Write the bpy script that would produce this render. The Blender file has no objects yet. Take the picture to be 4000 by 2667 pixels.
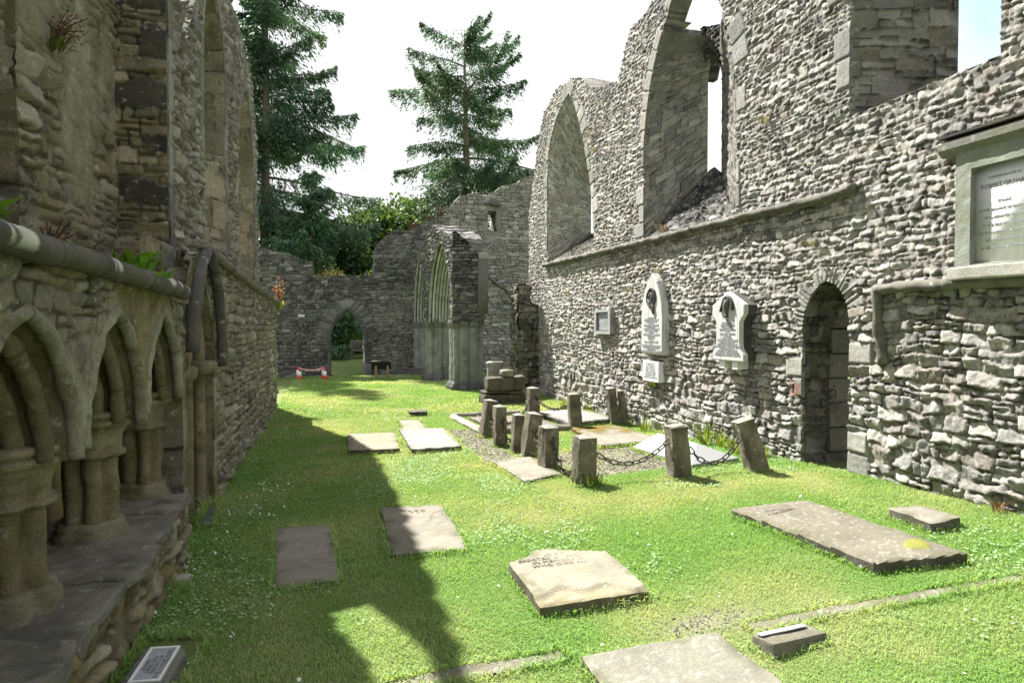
import bpy, math, random
import numpy as np
from mathutils import Vector, Matrix, Euler

# ------------------------------------------------------------------ camera, sky, sun, exposure
SC = bpy.context.scene
COL = SC.collection
R = math.radians
cam_d = bpy.data.cameras.new('camera'); cam = bpy.data.objects.new('camera', cam_d); COL.objects.link(cam)
cam_d.sensor_width = 36; cam_d.lens = 1500 / 2352 * 36; cam_d.clip_start = 0.05; cam_d.clip_end = 2000
cam.location = (0, 0, 1.7); cam.rotation_euler = (R(90) - math.atan(34 / 1500), 0, R(-15.5))
SC.camera = cam
SUN_EL, SUN_AZ = 51.0, -22.5          # azimuth from +Y, negative = towards -X
W = bpy.data.worlds.new('World'); SC.world = W; W.use_nodes = True
nt = W.node_tree; nt.nodes.clear()
def N(nt, t, **k):
    n = nt.nodes.new(t)
    for a, b in k.items(): setattr(n, a, b)
    return n
def L(nt, a, b): nt.links.new(a, b)
def mth(nt, op, a, b=None, c=None, clamp=False):
    n = N(nt, 'ShaderNodeMath', operation=op); n.use_clamp = clamp
    for i, v in enumerate((a, b, c)):
        if v is None: continue
        if isinstance(v, (int, float)): n.inputs[i].default_value = v
        else: L(nt, v, n.inputs[i])
    return n.outputs[0]
def mixc(nt, f, a, b, typ='MIX'):
    n = N(nt, 'ShaderNodeMix', data_type='RGBA', blend_type=typ)
    for s, v in ((0, f), (6, a), (7, b)):
        if isinstance(v, (int, float)): n.inputs[s].default_value = v
        elif isinstance(v, tuple): n.inputs[s].default_value = (*v[:3], 1)
        else: L(nt, v, n.inputs[s])
    return n.outputs[2]
def ramp(nt, v, lo, hi):
    n = N(nt, 'ShaderNodeMapRange'); n.interpolation_type = 'SMOOTHSTEP'
    n.inputs[1].default_value = lo; n.inputs[2].default_value = hi; L(nt, v, n.inputs[0]); return n.outputs[0]
def noise(nt, vec, scale, detail=4, rough=0.6, dist=0.0):
    n = N(nt, 'ShaderNodeTexNoise'); n.inputs['Scale'].default_value = scale; n.inputs['Detail'].default_value = detail
    n.inputs['Roughness'].default_value = rough; n.inputs['Distortion'].default_value = dist
    if vec is not None: L(nt, vec, n.inputs['Vector'])
    return n.outputs['Fac']
sky = N(nt, 'ShaderNodeTexSky', sky_type='NISHITA'); sky.sun_disc = False
sky.sun_elevation = R(SUN_EL); sky.sun_rotation = R(SUN_AZ); sky.altitude = 20; sky.air_density = 1; sky.dust_density = 1.5
tc = N(nt, 'ShaderNodeTexCoord')
dotn = N(nt, 'ShaderNodeVectorMath', operation='DOT_PRODUCT'); L(nt, tc.outputs['Generated'], dotn.inputs[0])
dotn.inputs[1].default_value = Vector((0.74, 0.42, 0.55)).normalized()
cl = noise(nt, tc.outputs['Generated'], 2.3, 5, 0.55, 0.4)
cm = mth(nt, 'ADD', mth(nt, 'MULTIPLY', dotn.outputs['Value'], 1.0), mth(nt, 'MULTIPLY', cl, 0.22))
blue = ramp(nt, cm, 1.035, 1.09)
bg1 = N(nt, 'ShaderNodeBackground'); L(nt, mixc(nt, 1.0, sky.outputs[0], (.72, .95, 1.0), 'MULTIPLY'), bg1.inputs[0]); bg1.inputs[1].default_value = 0.09
bg2 = N(nt, 'ShaderNodeBackground'); bg2.inputs[0].default_value = (0.97, 0.985, 1.0, 1)
L(nt, mth(nt, 'ADD', mth(nt, 'MULTIPLY', cl, 0.14), 0.235), bg2.inputs[1])
ms = N(nt, 'ShaderNodeMixShader'); L(nt, blue, ms.inputs[0]); L(nt, bg2.outputs[0], ms.inputs[1]); L(nt, bg1.outputs[0], ms.inputs[2])
wo = N(nt, 'ShaderNodeOutputWorld'); L(nt, ms.outputs[0], wo.inputs[0])
sd_ = bpy.data.lights.new('sun', 'SUN'); sun = bpy.data.objects.new('sun', sd_); COL.objects.link(sun)
sd_.energy = 5.0; sd_.angle = R(0.53); sd_.color = (1.0, 0.965, 0.89)
_e, _a = R(SUN_EL), R(SUN_AZ)
SUNV = Vector((math.sin(_a) * math.cos(_e), math.cos(_a) * math.cos(_e), math.sin(_e)))
sun.rotation_euler = SUNV.to_track_quat('Z', 'Y').to_euler(); sun.location = SUNV * 60
SC.view_settings.view_transform = 'Standard'; SC.view_settings.look = 'None'
SC.view_settings.exposure = 1.95; SC.view_settings.gamma = 1
SC.render.engine = 'CYCLES'
SC.cycles.max_bounces = 6; SC.cycles.diffuse_bounces = 3; SC.cycles.transparent_max_bounces = 4
try: SC.cycles.use_denoising = True
except Exception: pass

# ------------------------------------------------------------------ numpy helpers
F32 = np.float32
def hash3(ix, iy, iz, seed):
    h = (ix.astype(np.int64) * 374761393 + iy.astype(np.int64) * 668265263 + iz.astype(np.int64) * 2147483647 + seed * 974634777) & 0xFFFFFFFF
    h = ((h ^ (h >> 13)) * 1274126177) & 0xFFFFFFFF
    h = ((h ^ (h >> 16)) * 2246822519) & 0xFFFFFFFF
    return ((h ^ (h >> 15)) & 0xFFFFFF) / float(0xFFFFFF)
def vn3(x, y, z, seed=0):
    x, y, z = np.broadcast_arrays(np.asarray(x, float), np.asarray(y, float), np.asarray(z, float))
    ix, iy, iz = np.floor(x), np.floor(y), np.floor(z)
    fx, fy, fz = x - ix, y - iy, z - iz
    fx = fx * fx * (3 - 2 * fx); fy = fy * fy * (3 - 2 * fy); fz = fz * fz * (3 - 2 * fz)
    def h(a, b, c): return hash3(ix + a, iy + b, iz + c, seed)
    l = lambda a, b, t: a + (b - a) * t
    return l(l(l(h(0,0,0), h(1,0,0), fx), l(h(0,1,0), h(1,1,0), fx), fy), l(l(h(0,0,1), h(1,0,1), fx), l(h(0,1,1), h(1,1,1), fx), fy), fz) * 2 - 1
def vn(x, y, seed=0):
    x, y = np.broadcast_arrays(np.asarray(x, float), np.asarray(y, float))
    ix, iy = np.floor(x), np.floor(y); fx, fy = x - ix, y - iy
    fx = fx * fx * (3 - 2 * fx); fy = fy * fy * (3 - 2 * fy); z = np.zeros_like(ix)
    h = lambda a, b: hash3(ix + a, iy + b, z, seed)
    a = h(0,0) + (h(1,0) - h(0,0)) * fx; b = h(0,1) + (h(1,1) - h(0,1)) * fx
    return (a + (b - a) * fy) * 2 - 1
def fbm(x, y, seed=0, o=3):
    r, a = 0, 1.0
    for i in range(o): r = r + a * vn(x * 2 ** i, y * 2 ** i, seed + i * 17); a *= 0.5
    return r / 1.75
def sst(x, a, b):
    t = np.clip((x - a) / (b - a), 0, 1); return t * t * (3 - 2 * t)
def ground(x, y): return 0.28 * sst(np.asarray(x, float), 1.2, 5.1) * sst(11 - np.asarray(y, float), 0, 8)
def gz(x, y): return float(ground(x, y))

OFF = {}
def place(o, parent):
    if parent is not None: o.parent = parent
def make(name, V, faces, mat, parent=None, col=None, smooth=True):
    """link one mesh object; V in world metres, faces = list of (M,k) index arrays"""
    V = np.asarray(V, float)
    off = np.array(OFF.get(parent.name, (0, 0, 0))) if parent is not None else np.zeros(3)
    V = V - off
    me = bpy.data.meshes.new(name)
    faces = [np.asarray(f, np.int32) for f in faces if len(f)]
    nl = sum(f.size for f in faces); npoly = sum(len(f) for f in faces)
    me.vertices.add(len(V)); me.vertices.foreach_set('co', V.astype(F32).ravel())
    me.loops.add(nl); me.loops.foreach_set('vertex_index', np.concatenate([f.ravel() for f in faces]))
    tot = np.concatenate([np.full(len(f), f.shape[1], np.int32) for f in faces])
    st = np.zeros(npoly, np.int32); st[1:] = np.cumsum(tot)[:-1]
    me.polygons.add(npoly); me.polygons.foreach_set('loop_start', st)
    me.polygons.foreach_set('use_smooth', np.full(npoly, smooth, dtype=bool))
    if col is not None:
        at = me.color_attributes.new('Col', 'FLOAT_COLOR', 'POINT')
        c = np.ones((len(V), 4), F32); c[:, :3] = col; at.data.foreach_set('color', c.ravel())
    me.update(calc_edges=True); me.validate()
    o = bpy.data.objects.new(name, me); COL.objects.link(o)
    if mat: me.materials.append(mat)
    if parent is not None: o.parent = parent
    OFF[o.name] = tuple(off)
    return o
def tag(o, label=None, cat=None, group=None, kind=None):
    for k, v in (('label', label), ('category', cat), ('group', group), ('kind', kind)):
        if v: o[k] = v
    return o
def thing(name, label, cat, loc=(0, 0, 0), group=None):
    o = bpy.data.objects.new(name, None); COL.objects.link(o); o.location = loc; o.empty_display_size = 0.2
    OFF[o.name] = tuple(loc); return tag(o, label, cat, group)
class MB:
    """collects pieces into one mesh"""
    def __init__(s): s.V = []; s.F = {}; s.C = []; s.n = 0
    def add(s, V, faces, col=None):
        V = np.asarray(V, float).reshape(-1, 3)
        for f in faces:
            f = np.asarray(f, np.int64)
            if f.size: s.F.setdefault(f.shape[1], []).append(f + s.n)
        s.V.append(V); s.n += len(V)
        c = np.empty((len(V), 3)); c[:] = (0.3, 0.29, 0.26) if col is None else col
        s.C.append(c)
    def build(s, name, mat, parent=None, smooth=True):
        return make(name, np.concatenate(s.V), [np.concatenate(f) for f in s.F.values()], mat, parent, np.concatenate(s.C), smooth)

def polyd(px, py, poly, closed=True):
    """signed distance (inside +), nearest point, arc length"""
    P = np.asarray(poly, float); n = len(P)
    bd = np.full(px.shape, 1e9); nx = np.zeros(px.shape); ny = np.zeros(px.shape); s = np.zeros(px.shape); ins = np.zeros(px.shape, bool); acc = 0.0
    for i in range(n if closed else n - 1):
        a, b = P[i], P[(i + 1) % n]; d = b - a; l2 = float(d @ d)
        if l2 < 1e-12: continue
        t = np.clip(((px - a[0]) * d[0] + (py - a[1]) * d[1]) / l2, 0, 1)
        qx, qy = a[0] + t * d[0], a[1] + t * d[1]; dd = (px - qx) ** 2 + (py - qy) ** 2
        m = dd < bd; bd = np.where(m, dd, bd); nx = np.where(m, qx, nx); ny = np.where(m, qy, ny); s = np.where(m, acc + t * math.sqrt(l2), s)
        if closed and a[1] != b[1]:
            ins ^= ((a[1] > py) != (b[1] > py)) & (px < (b[0] - a[0]) * (py - a[1]) / (b[1] - a[1]) + a[0])
        acc += math.sqrt(l2)
    d = np.sqrt(bd)
    return np.where(ins, d, -d) if closed else d, nx, ny, s
def ragged(pts, amp=0.05, step=0.12, seed=0):
    """a broken masonry edge: short level and upright runs about the given line"""
    rng = random.Random(seed); out = [pts[0]]
    for a, b in zip(pts[:-1], pts[1:]):
        l = math.dist(a, b); n = max(1, int(l / step)); h = rng.uniform(-amp, amp)
        for k in range(1, n + 1):
            t = (k - rng.uniform(0.1, 0.9)) / n if k < n else 1
            x, y = a[0] + (b[0] - a[0]) * t, a[1] + (b[1] - a[1]) * t
            if k < n:
                out.append((x + rng.uniform(-.01, .01), y + h)); h = rng.uniform(-amp, amp); out.append((x + rng.uniform(-.02, .02), y + h))
            else: out.append((x, y))
    return out
def arch(c, w, zs, apex, n=12):
    """pointed arch from (c+w,zs) over apex to (c-w,zs)"""
    r = apex - zs; Rr = (r * r + w * w) / (2 * w); a1 = math.atan2(r, Rr - w); pr = []
    for i in range(n + 1):
        a = a1 * i / n; pr.append((c + w - Rr + Rr * math.cos(a), zs + Rr * math.sin(a)))
    return pr + [(2 * c - x, z) for x, z in pr[::-1][1:]]
def resample(pts, n):
    P = np.asarray(pts, float); d = np.r_[0, np.cumsum(np.linalg.norm(np.diff(P, axis=0), axis=1))]
    t = np.linspace(0, d[-1], n); return np.stack([np.interp(t, d, P[:, k]) for k in range(P.shape[1])], 1), t

# stone palettes (linear base colours)
GREY = [(.30,.295,.27), (.35,.345,.315), (.245,.245,.23), (.31,.30,.265), (.275,.275,.26), (.39,.385,.35), (.21,.21,.20), (.285,.265,.235), (.33,.325,.30)]
DARK = [(.062,.062,.064), (.08,.08,.08), (.105,.10,.098), (.05,.05,.053), (.072,.068,.062), (.12,.118,.115), (.145,.143,.14)]
OCHRE = [(.20,.172,.098), (.24,.21,.135), (.175,.155,.095), (.27,.25,.19), (.21,.185,.10), (.30,.28,.22), (.15,.13,.085)]
MIDG = [(.18,.175,.16), (.23,.22,.20), (.155,.15,.14), (.26,.25,.225), (.205,.19,.16), (.13,.125,.115)]

def courses(y0, y1, hfun, rng):
    b = [y0]
    while b[-1] < y1: b.append(b[-1] + hfun(b[-1]) * rng.uniform(0.6, 1.45))
    return np.array(b)
def stone_field(x, y, seed, hfun, ratio=(1.1, 4.0), warp=0.03, split=0.3, joint=0.009, rnd=0.035, amp=0.03, palette=GREY, mortar=(.20,.19,.165), colvar=0.24):
    rng = np.random.default_rng(seed)
    xw = x + 0.5 * warp * vn(x * 2.3, y * 3.1, seed + 1) + .38 * warp * vn(x * 8, y * 9, seed + 2) + .22 * warp * vn(x * 19, y * 17, seed + 12)
    yw = y + warp * vn(x * 1.1, y * 1.5, seed + 3) + .5 * warp * vn(x * 5.5, y * 5, seed + 4) + .2 * warp * vn(x * 15, y * 17, seed + 13)
    b = courses(float(yw.min()) - .3, float(yw.max()) + .5, hfun, rng)
    ci = np.clip(np.searchsorted(b, yw) - 1, 0, len(b) - 2); y0, y1 = b[ci], b[ci + 1]
    xm, xM = float(xw.min()) - 1, float(xw.max()) + 1; span = xM - xm + 5
    js = []
    for c in range(len(b) - 1):
        h = b[c + 1] - b[c]; n = int((xM - xm) / (h * ratio[0])) + 3
        wds = np.clip(h, .05, .2) * rng.uniform(ratio[0], ratio[1], n) ** 1.0
        j = np.cumsum(wds) - rng.uniform(0, .3); j = np.r_[-.5, j[j < xM - xm + .5], xM - xm + 1.5]; js.append(j + c * span)
    J = np.concatenate(js); k = np.clip(np.searchsorted(J, ci * span + xw - xm) - 1, 0, len(J) - 2)
    x0 = J[k] - ci * span + xm; x1 = J[k + 1] - ci * span + xm
    rr = rng.random((len(J) + 1, 3)); hh = y1 - y0
    sp = (rr[k, 0] < split) & (hh > .085) ; fr = y0 + hh * (.35 + .3 * rr[k, 1]); up = yw > fr
    ny0 = np.where(sp & up, fr, y0); ny1 = np.where(sp & ~up, fr, y1)
    sid = k * 2 + (sp & up)
    # half of the split stones get another upright joint
    sp2 = sp & (hash3(sid, sid * 0, sid * 0, seed + 9) < .5) & (x1 - x0 > .16); xm2 = x0 + (x1 - x0) * (.3 + .4 * hash3(sid, sid * 0 + 1, sid * 0, seed))
    rt = xw > xm2; nx0 = np.where(sp2 & rt, xm2, x0); nx1 = np.where(sp2 & ~rt, xm2, x1); sid = sid * 2 + (sp2 & rt)
    h1, h2, h3, h4, h5 = (hash3(sid, sid * 0 + q, sid * 0, seed + 31) for q in range(5))
    dx = np.minimum(xw - nx0, nx1 - xw); dy = np.minimum(yw - ny0, ny1 - yw)
    r = np.minimum(np.minimum(nx1 - nx0, ny1 - ny0) * (.25 + .2 * h5), rnd * 1.6)
    qx, qy = np.maximum(r - dx, 0), np.maximum(r - dy, 0)
    d = np.where((qx > 0) & (qy > 0), r - np.sqrt(qx * qx + qy * qy), np.minimum(dx, dy))
    d = d + .006 * vn(x * 28, y * 28, seed + 6)
    prof = .72 * sst(d, joint * .5, joint * .5 + .008) + .28 * sst(d, joint * .5, joint + rnd)
    cx, cy = (xw - .5 * (nx0 + nx1)), (yw - .5 * (ny0 + ny1)); lim = amp * .9
    fac = .5 * (.5 - np.abs(vn(x * 11, y * 14, seed + 7))) + .6 * (.5 - np.abs(vn(x * 27, y * 33, seed + 17))) + .35 * (.5 - np.abs(vn(x * 55, y * 60, seed + 19)))
    H = prof * (amp * (.25 + 1.0 * h1) + np.clip((h2 - .5) * .8 * cx, -lim, lim) + np.clip((h3 - .5) * 1.0 * cy, -lim, lim) + amp * .42 * fac) - .6 * amp * (1 - sst(d, 0, joint * 1.1))
    H = H + prof * .006 * fbm(x * 27, y * 31, seed + 8, 3)
    pal = np.array(palette); c = pal[(h4 * len(pal)).astype(int) % len(pal)] * (1 + colvar * 2 * (h2 - .5))[..., None]
    mm = sst(d, joint * .55, joint * 1.25)[..., None]
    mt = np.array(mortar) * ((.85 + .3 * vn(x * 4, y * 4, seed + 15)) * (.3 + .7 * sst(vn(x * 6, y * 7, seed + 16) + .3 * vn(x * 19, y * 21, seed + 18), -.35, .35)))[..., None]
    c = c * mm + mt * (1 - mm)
    return H, c
def quoin_ring(H, c, dist, s, seed, width, ch, amp=.02, palette=GREY, tone=1.1, smin=None, smax=None, alt=.5, miss=0.0):
    """dressed stones laid along the edge of an opening"""
    pal = np.array(palette); rw = .03 * vn(s * 3, dist * 3, seed)
    q = s / ch + rw; i = np.floor(q); f = q - i
    wd = width * (1 - alt + 2 * alt * hash3(i, i * 0, i * 0, seed)); ds = np.minimum(f, 1 - f) * ch
    m = (dist < wd) & (hash3(i, i * 0 + 5, i * 0, seed) >= miss)
    if smin is not None: m &= (s > smin)
    if smax is not None: m &= (s < smax)
    d = np.minimum(ds, wd - dist); pr = sst(d, .002, .018)
    hq = pr * (amp * (.7 + .5 * hash3(i, i * 0 + 1, i * 0, seed))) + .003 * fbm(dist * 25, s * 25, seed, 2)
    cq = pal[(hash3(i, i * 0 + 2, i * 0, seed) * len(pal)).astype(int) % len(pal)] * (tone * (.85 + .3 * hash3(i, i * 0 + 3, i * 0, seed)))[..., None]
    cq = cq * (.55 + .45 * sst(d, .003, .012))[..., None] + .12 * (1 - sst(d, .003, .012))[..., None]
    return np.where(m, hq, H), np.where(m[..., None], cq, c)
def stain_shade(c, m, col): m = np.clip(m, 0, 1)[..., None]; return c * (1 - m) + np.array(col) * m

def relief(mb, outline, holes, us, vs, frame, hfun, depth=None, back=True, nside=4, seed=0, sidecol=.8, rough=.02):
    """masked relief sheet with snapped edges; frame = (O,U,V,Nrm)"""
    O, U, Vd, Nn = (np.array(a, float) for a in frame)
    UU, VV = np.meshgrid(np.asarray(us, float), np.asarray(vs, float), indexing='ij')
    sd, nx, ny, _ = polyd(UU, VV, outline); hd = []
    for h in holes:
        d, x, y, s = polyd(UU, VV, h); hd.append((-d, s)); m = -d < sd
        sd = np.where(m, -d, sd); nx = np.where(m, x, nx); ny = np.where(m, y, ny)
    cs = .25 * (sd[:-1, :-1] + sd[1:, :-1] + sd[:-1, 1:] + sd[1:, 1:]); keep = cs > 0
    H, C = hfun(UU, VV, hd)
    used = np.zeros(sd.shape, bool); nk = np.zeros(sd.shape, int); kp = keep.astype(int)
    for a in (0, 1):
        for b in (0, 1):
            nk[a:a + kp.shape[0], b:b + kp.shape[1]] += kp
    used = nk > 0; bnd = used & (nk < 4)
    P_u = np.where(bnd, nx, UU); P_v = np.where(bnd, ny, VV)
    big = np.hypot(P_u - UU, P_v - VV) > 2.5 * max(np.diff(us).max(), np.diff(vs).max())
    P_u = np.where(big, UU, P_u); P_v = np.where(big, VV, P_v)
    P = O + P_u[..., None] * U + P_v[..., None] * Vd + H[..., None] * Nn
    idx = -np.ones(sd.shape, np.int64); idx[used] = np.arange(used.sum())
    flip = np.dot(np.cross(U, Vd), Nn) < 0
    i, j = np.nonzero(keep); q = np.stack([idx[i, j], idx[i + 1, j], idx[i + 1, j + 1], idx[i, j + 1]], 1)
    if flip: q = q[:, ::-1]
    mb.add(P[used], [q], C[used])
    if depth is None: return
    # sides
    pad = np.zeros((keep.shape[0] + 2, keep.shape[1] + 2), bool); pad[1:-1, 1:-1] = keep; E = []
    k = pad[1:-1, 1:-1]
    for di, dj, e in ((0, -1, ((0, 0), (1, 0))), (0, 1, ((1, 1), (0, 1))), (-1, 0, ((0, 1), (0, 0))), (1, 0, ((1, 0), (1, 1)))):
        nb = pad[1 + di:pad.shape[0] - 1 + di, 1 + dj:pad.shape[1] - 1 + dj]; i, j = np.nonzero(k & ~nb)
        E.append(np.stack([idx[i + e[0][0], j + e[0][1]], idx[i + e[1][0], j + e[1][1]]], 1))
    E = np.concatenate(E); bv = np.unique(E); mp = -np.ones(used.sum(), np.int64); mp[bv] = np.arange(len(bv))
    base = P[used][bv]; bu, bvv = P_u[used][bv], P_v[used][bv]
    dep = depth(bu, bvv) if callable(depth) else np.full(len(bv), float(depth)); cb = C[used][bv]
    Hb = H[used][bv]; rows = []
    for t in range(nside + 1):
        f = t / nside; p = base - (Nn * ((dep + Hb) * f)[:, None] if t == nside else Nn * (dep * f)[:, None])
        if 0 < t < nside: p = p + (np.stack([vn3(*(p.T * 7), seed + q) for q in range(3)], 1) * rough)
        rows.append(p)
    nb = len(bv); Vs = np.concatenate(rows); Fs = []
    for t in range(nside):
        a = mp[E[:, 0]] + t * nb; b = mp[E[:, 1]] + t * nb; f = np.stack([b, a, a + nb, b + nb], 1); Fs.append(f[:, ::-1] if flip else f)
    cc = np.tile(cb * sidecol, (nside + 1, 1)); cc *= (1 + .25 * vn3(*(Vs.T * 9), seed + 5))[:, None]
    mb.add(Vs, [np.concatenate(Fs)], cc)
def back_sheet(mb, outline, holes, frame, depth, step=.12, col=(.25, .24, .22)):
    O, U, Vd, Nn = (np.array(a, float) for a in frame); o = np.asarray(outline)
    us = np.arange(o[:, 0].min(), o[:, 0].max() + step, step); vs = np.arange(o[:, 1].min(), o[:, 1].max() + step, step)
    def hf(u, v, hd): return .03 * fbm(u * 5, v * 6, 3), np.broadcast_to(np.array(col), u.shape + (3,)) * (1 + .3 * fbm(u * 3, v * 4, 4))[..., None]
    relief(mb, outline, holes, us, vs, (O - Nn * depth, U, Vd, -Nn), hf)
def ruled(mb, front, back, res_s, res_t, hfun=None, nrm_sign=1, swap=False):
    """stone sheet spanned between two 3-D polylines with as many points"""
    A = np.asarray(front, float); B = np.asarray(back, float)
    d = np.r_[0, np.cumsum(np.linalg.norm(np.diff(A, axis=0), axis=1))]; n = max(2, int(d[-1] / res_s)); t = np.linspace(0, d[-1], n + 1)
    a = np.stack([np.interp(t, d, A[:, k]) for k in range(3)], 1); b = np.stack([np.interp(t, d, B[:, k]) for k in range(3)], 1)
    wmax = np.linalg.norm(b - a, axis=1).max(); m = max(2, int(wmax / res_t)); g = np.linspace(0, 1, m + 1)
    P = a[:, None] * (1 - g[None, :, None]) + b[:, None] * g[None, :, None]
    S = np.broadcast_to(t[:, None], P.shape[:2]).copy(); T = np.broadcast_to(g[None] * wmax, P.shape[:2]).copy()
    gs = np.gradient(P, axis=0); gt = np.gradient(P, axis=1); nr = np.cross(gs, gt); nr /= np.linalg.norm(nr, axis=2, keepdims=True) + 1e-9; nr *= nrm_sign
    H, C = hfun(T, S) if hfun else (np.zeros(S.shape), np.full(S.shape + (3,), .3))
    fade = np.minimum(1, np.minimum(T, wmax - T) / .02)
    P = P + nr * (H * fade)[..., None]
    ix = np.arange(P.shape[0] * P.shape[1]).reshape(P.shape[:2])
    q = np.stack([ix[:-1, :-1], ix[1:, :-1], ix[1:, 1:], ix[:-1, 1:]], -1).reshape(-1, 4)
    if nrm_sign < 0: q = q[:, ::-1]
    mb.add(P.reshape(-1, 3), [q], C.reshape(-1, 3))
def sweep(mb, path, prof, up=(0, 0, 1), col=None, cap=True, wob=0.0, seed=0, scale=None):
    P = np.asarray(path, float); K = len(prof); pr = np.asarray(prof, float); n = len(P)
    T = np.gradient(P, axis=0); T /= np.linalg.norm(T, axis=1, keepdims=True) + 1e-9
    upv = np.broadcast_to(np.array(up, float), P.shape); S = np.cross(T, upv); S /= np.linalg.norm(S, axis=1, keepdims=True) + 1e-9; Uu = np.cross(S, T)
    sc = np.ones(n) if scale is None else np.asarray(scale, float)
    V = P[:, None] + (S[:, None] * pr[None, :, :1] + Uu[:, None] * pr[None, :, 1:]) * sc[:, None, None]
    if wob:
        f = V.reshape(-1, 3); V = (f + wob * np.stack([vn3(*(f.T * 9), seed + q) + .45 * vn3(*(f.T * 30), seed + q + 9) for q in range(3)], 1)).reshape(V.shape)
    ix = np.arange(n * K).reshape(n, K); nx = np.roll(ix, -1, 1)
    q = np.stack([ix[:-1], nx[:-1], nx[1:], ix[1:]], -1).reshape(-1, 4); fs = [q]
    if cap: fs += [ix[0][::-1][None], ix[-1][None]]
    c = None
    if col is not None:
        al = np.r_[0, np.cumsum(np.linalg.norm(np.diff(P, axis=0), axis=1))]; jt = 1 - .45 * (np.abs((al / .27 + seed * .37) % 1 - .5) > .475) if wob else np.ones(n)
        f = V.reshape(-1, 3); c = np.repeat(jt, K)[:, None] * np.array(col) * (1 + .22 * vn3(*(f.T * 6), seed + 7) + .14 * vn3(*(f.T * 22), seed + 8))[:, None]
    mb.add(V.reshape(-1, 3), fs, c)
def circ(r, n=10, ry=None): return [(r * math.cos(2 * math.pi * k / n), (ry or r) * math.sin(2 * math.pi * k / n)) for k in range(n)]
def loft(mb, prof, levels, centre, col, wob=.004, seed=0, rot=0, sub=.06):
    """profile scaled level by level up a vertical axis; levels = [(z, scale)]"""
    z = [levels[0][0]]; s = [levels[0][1]]
    for (z0, s0), (z1, s1) in zip(levels[:-1], levels[1:]):
        n = max(1, int((z1 - z0) / sub))
        for k in range(1, n + 1): z.append(z0 + (z1 - z0) * k / n); s.append(s0 + (s1 - s0) * k / n)
    pr = np.asarray(prof, float); c, sn = math.cos(rot), math.sin(rot); pr = np.stack([pr[:, 0] * c - pr[:, 1] * sn, pr[:, 0] * sn + pr[:, 1] * c], 1)
    V = np.array([[(centre[0] + p[0] * si, centre[1] + p[1] * si, zi) for p in pr] for zi, si in zip(z, s)]); K = len(pr); n = len(z)
    f = V.reshape(-1, 3); f = f + wob * np.stack([vn3(*(f.T * 8), seed + q) + .45 * vn3(*(f.T * 30), seed + q + 9) for q in range(3)], 1)
    ix = np.arange(n * K).reshape(n, K); nx = np.roll(ix, -1, 1)
    q = np.stack([ix[:-1], nx[:-1], nx[1:], ix[1:]], -1).reshape(-1, 4)
    cc = np.array(col) * (1 + .2 * vn3(*(f.T * 5), seed + 7) + .15 * vn3(*(f.T * 19), seed + 8) - .10 * (np.abs(((f[:, 2] / .33) % 1) - .5) > .47))[:, None]
    mb.add(f, [q, ix[-1][None], ix[0][::-1][None]], cc)
def lobes(n, r0, dep, k, ph=0): return [((r0 + dep * abs(math.cos(k * (2 * math.pi * i / n) / 2 + ph)) ** .7) * math.cos(2 * math.pi * i / n), (r0 + dep * abs(math.cos(k * (2 * math.pi * i / n) / 2 + ph)) ** .7) * math.sin(2 * math.pi * i / n)) for i in range(n)]
def block(mb, c, size, M=None, r=.02, wob=.012, n=8, col=(.3, .29, .27), seed=0, taper=0.0, freq=5, colvar=.25):
    """worn stone block, c = centre of its base"""
    sx, sy, sz = (s / 2 for s in size); g = np.linspace(-1, 1, n + 1); A, B = np.meshgrid(g, g, indexing='ij'); o = np.ones_like(A); pts = []; fs = []; k = 0
    for ax, sg in ((0, 1), (0, -1), (1, 1), (1, -1), (2, 1), (2, -1)):
        p = [None] * 3; p[ax] = o * sg; p[(ax + 1) % 3] = A; p[(ax + 2) % 3] = B * 1.0
        pts.append(np.stack(p, -1).reshape(-1, 3)); ix = np.arange((n + 1) ** 2).reshape(n + 1, n + 1) + k
        q = np.stack([ix[:-1, :-1], ix[1:, :-1], ix[1:, 1:], ix[:-1, 1:]], -1).reshape(-1, 4); fs.append(q if sg > 0 else q[:, ::-1]); k += (n + 1) ** 2
    V = np.concatenate(pts) * np.array([sx, sy, sz]); inner = np.clip(V, -np.array([sx, sy, sz]) + r, np.array([sx, sy, sz]) - r); dv = V - inner
    l = np.linalg.norm(dv, axis=1, keepdims=True); V = inner + np.where(l > 1e-9, dv / np.maximum(l, 1e-9) * np.minimum(l, r), 0)
    V[:, :2] *= 1 - taper * ((V[:, 2:3] + sz) / (2 * sz)); V[:, 2] += sz
    w = V + seed * 3.7
    V = V + wob * np.stack([vn3(*(w.T * freq), seed + q) + .4 * vn3(*(w.T * freq * 4), seed + q + 5) for q in range(3)], 1)
    cc = np.array(col) * (1 + colvar * vn3(*(w.T * 6), seed + 11) + .6 * colvar * vn3(*(w.T * 25), seed + 12))[:, None]
    if M is not None: V = V @ np.array(M.to_3x3()).T
    mb.add(V + np.array(c), fs, np.clip(cc, 0.01, 1))
def box(mb, x0, x1, y0, y1, z0, z1, col=None):
    V = [(x, y, z) for x in (x0, x1) for y in (y0, y1) for z in (z0, z1)]
    mb.add(V, [[(0, 1, 3, 2), (4, 6, 7, 5), (0, 4, 5, 1), (2, 3, 7, 6), (0, 2, 6, 4), (1, 5, 7, 3)]], col)

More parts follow.
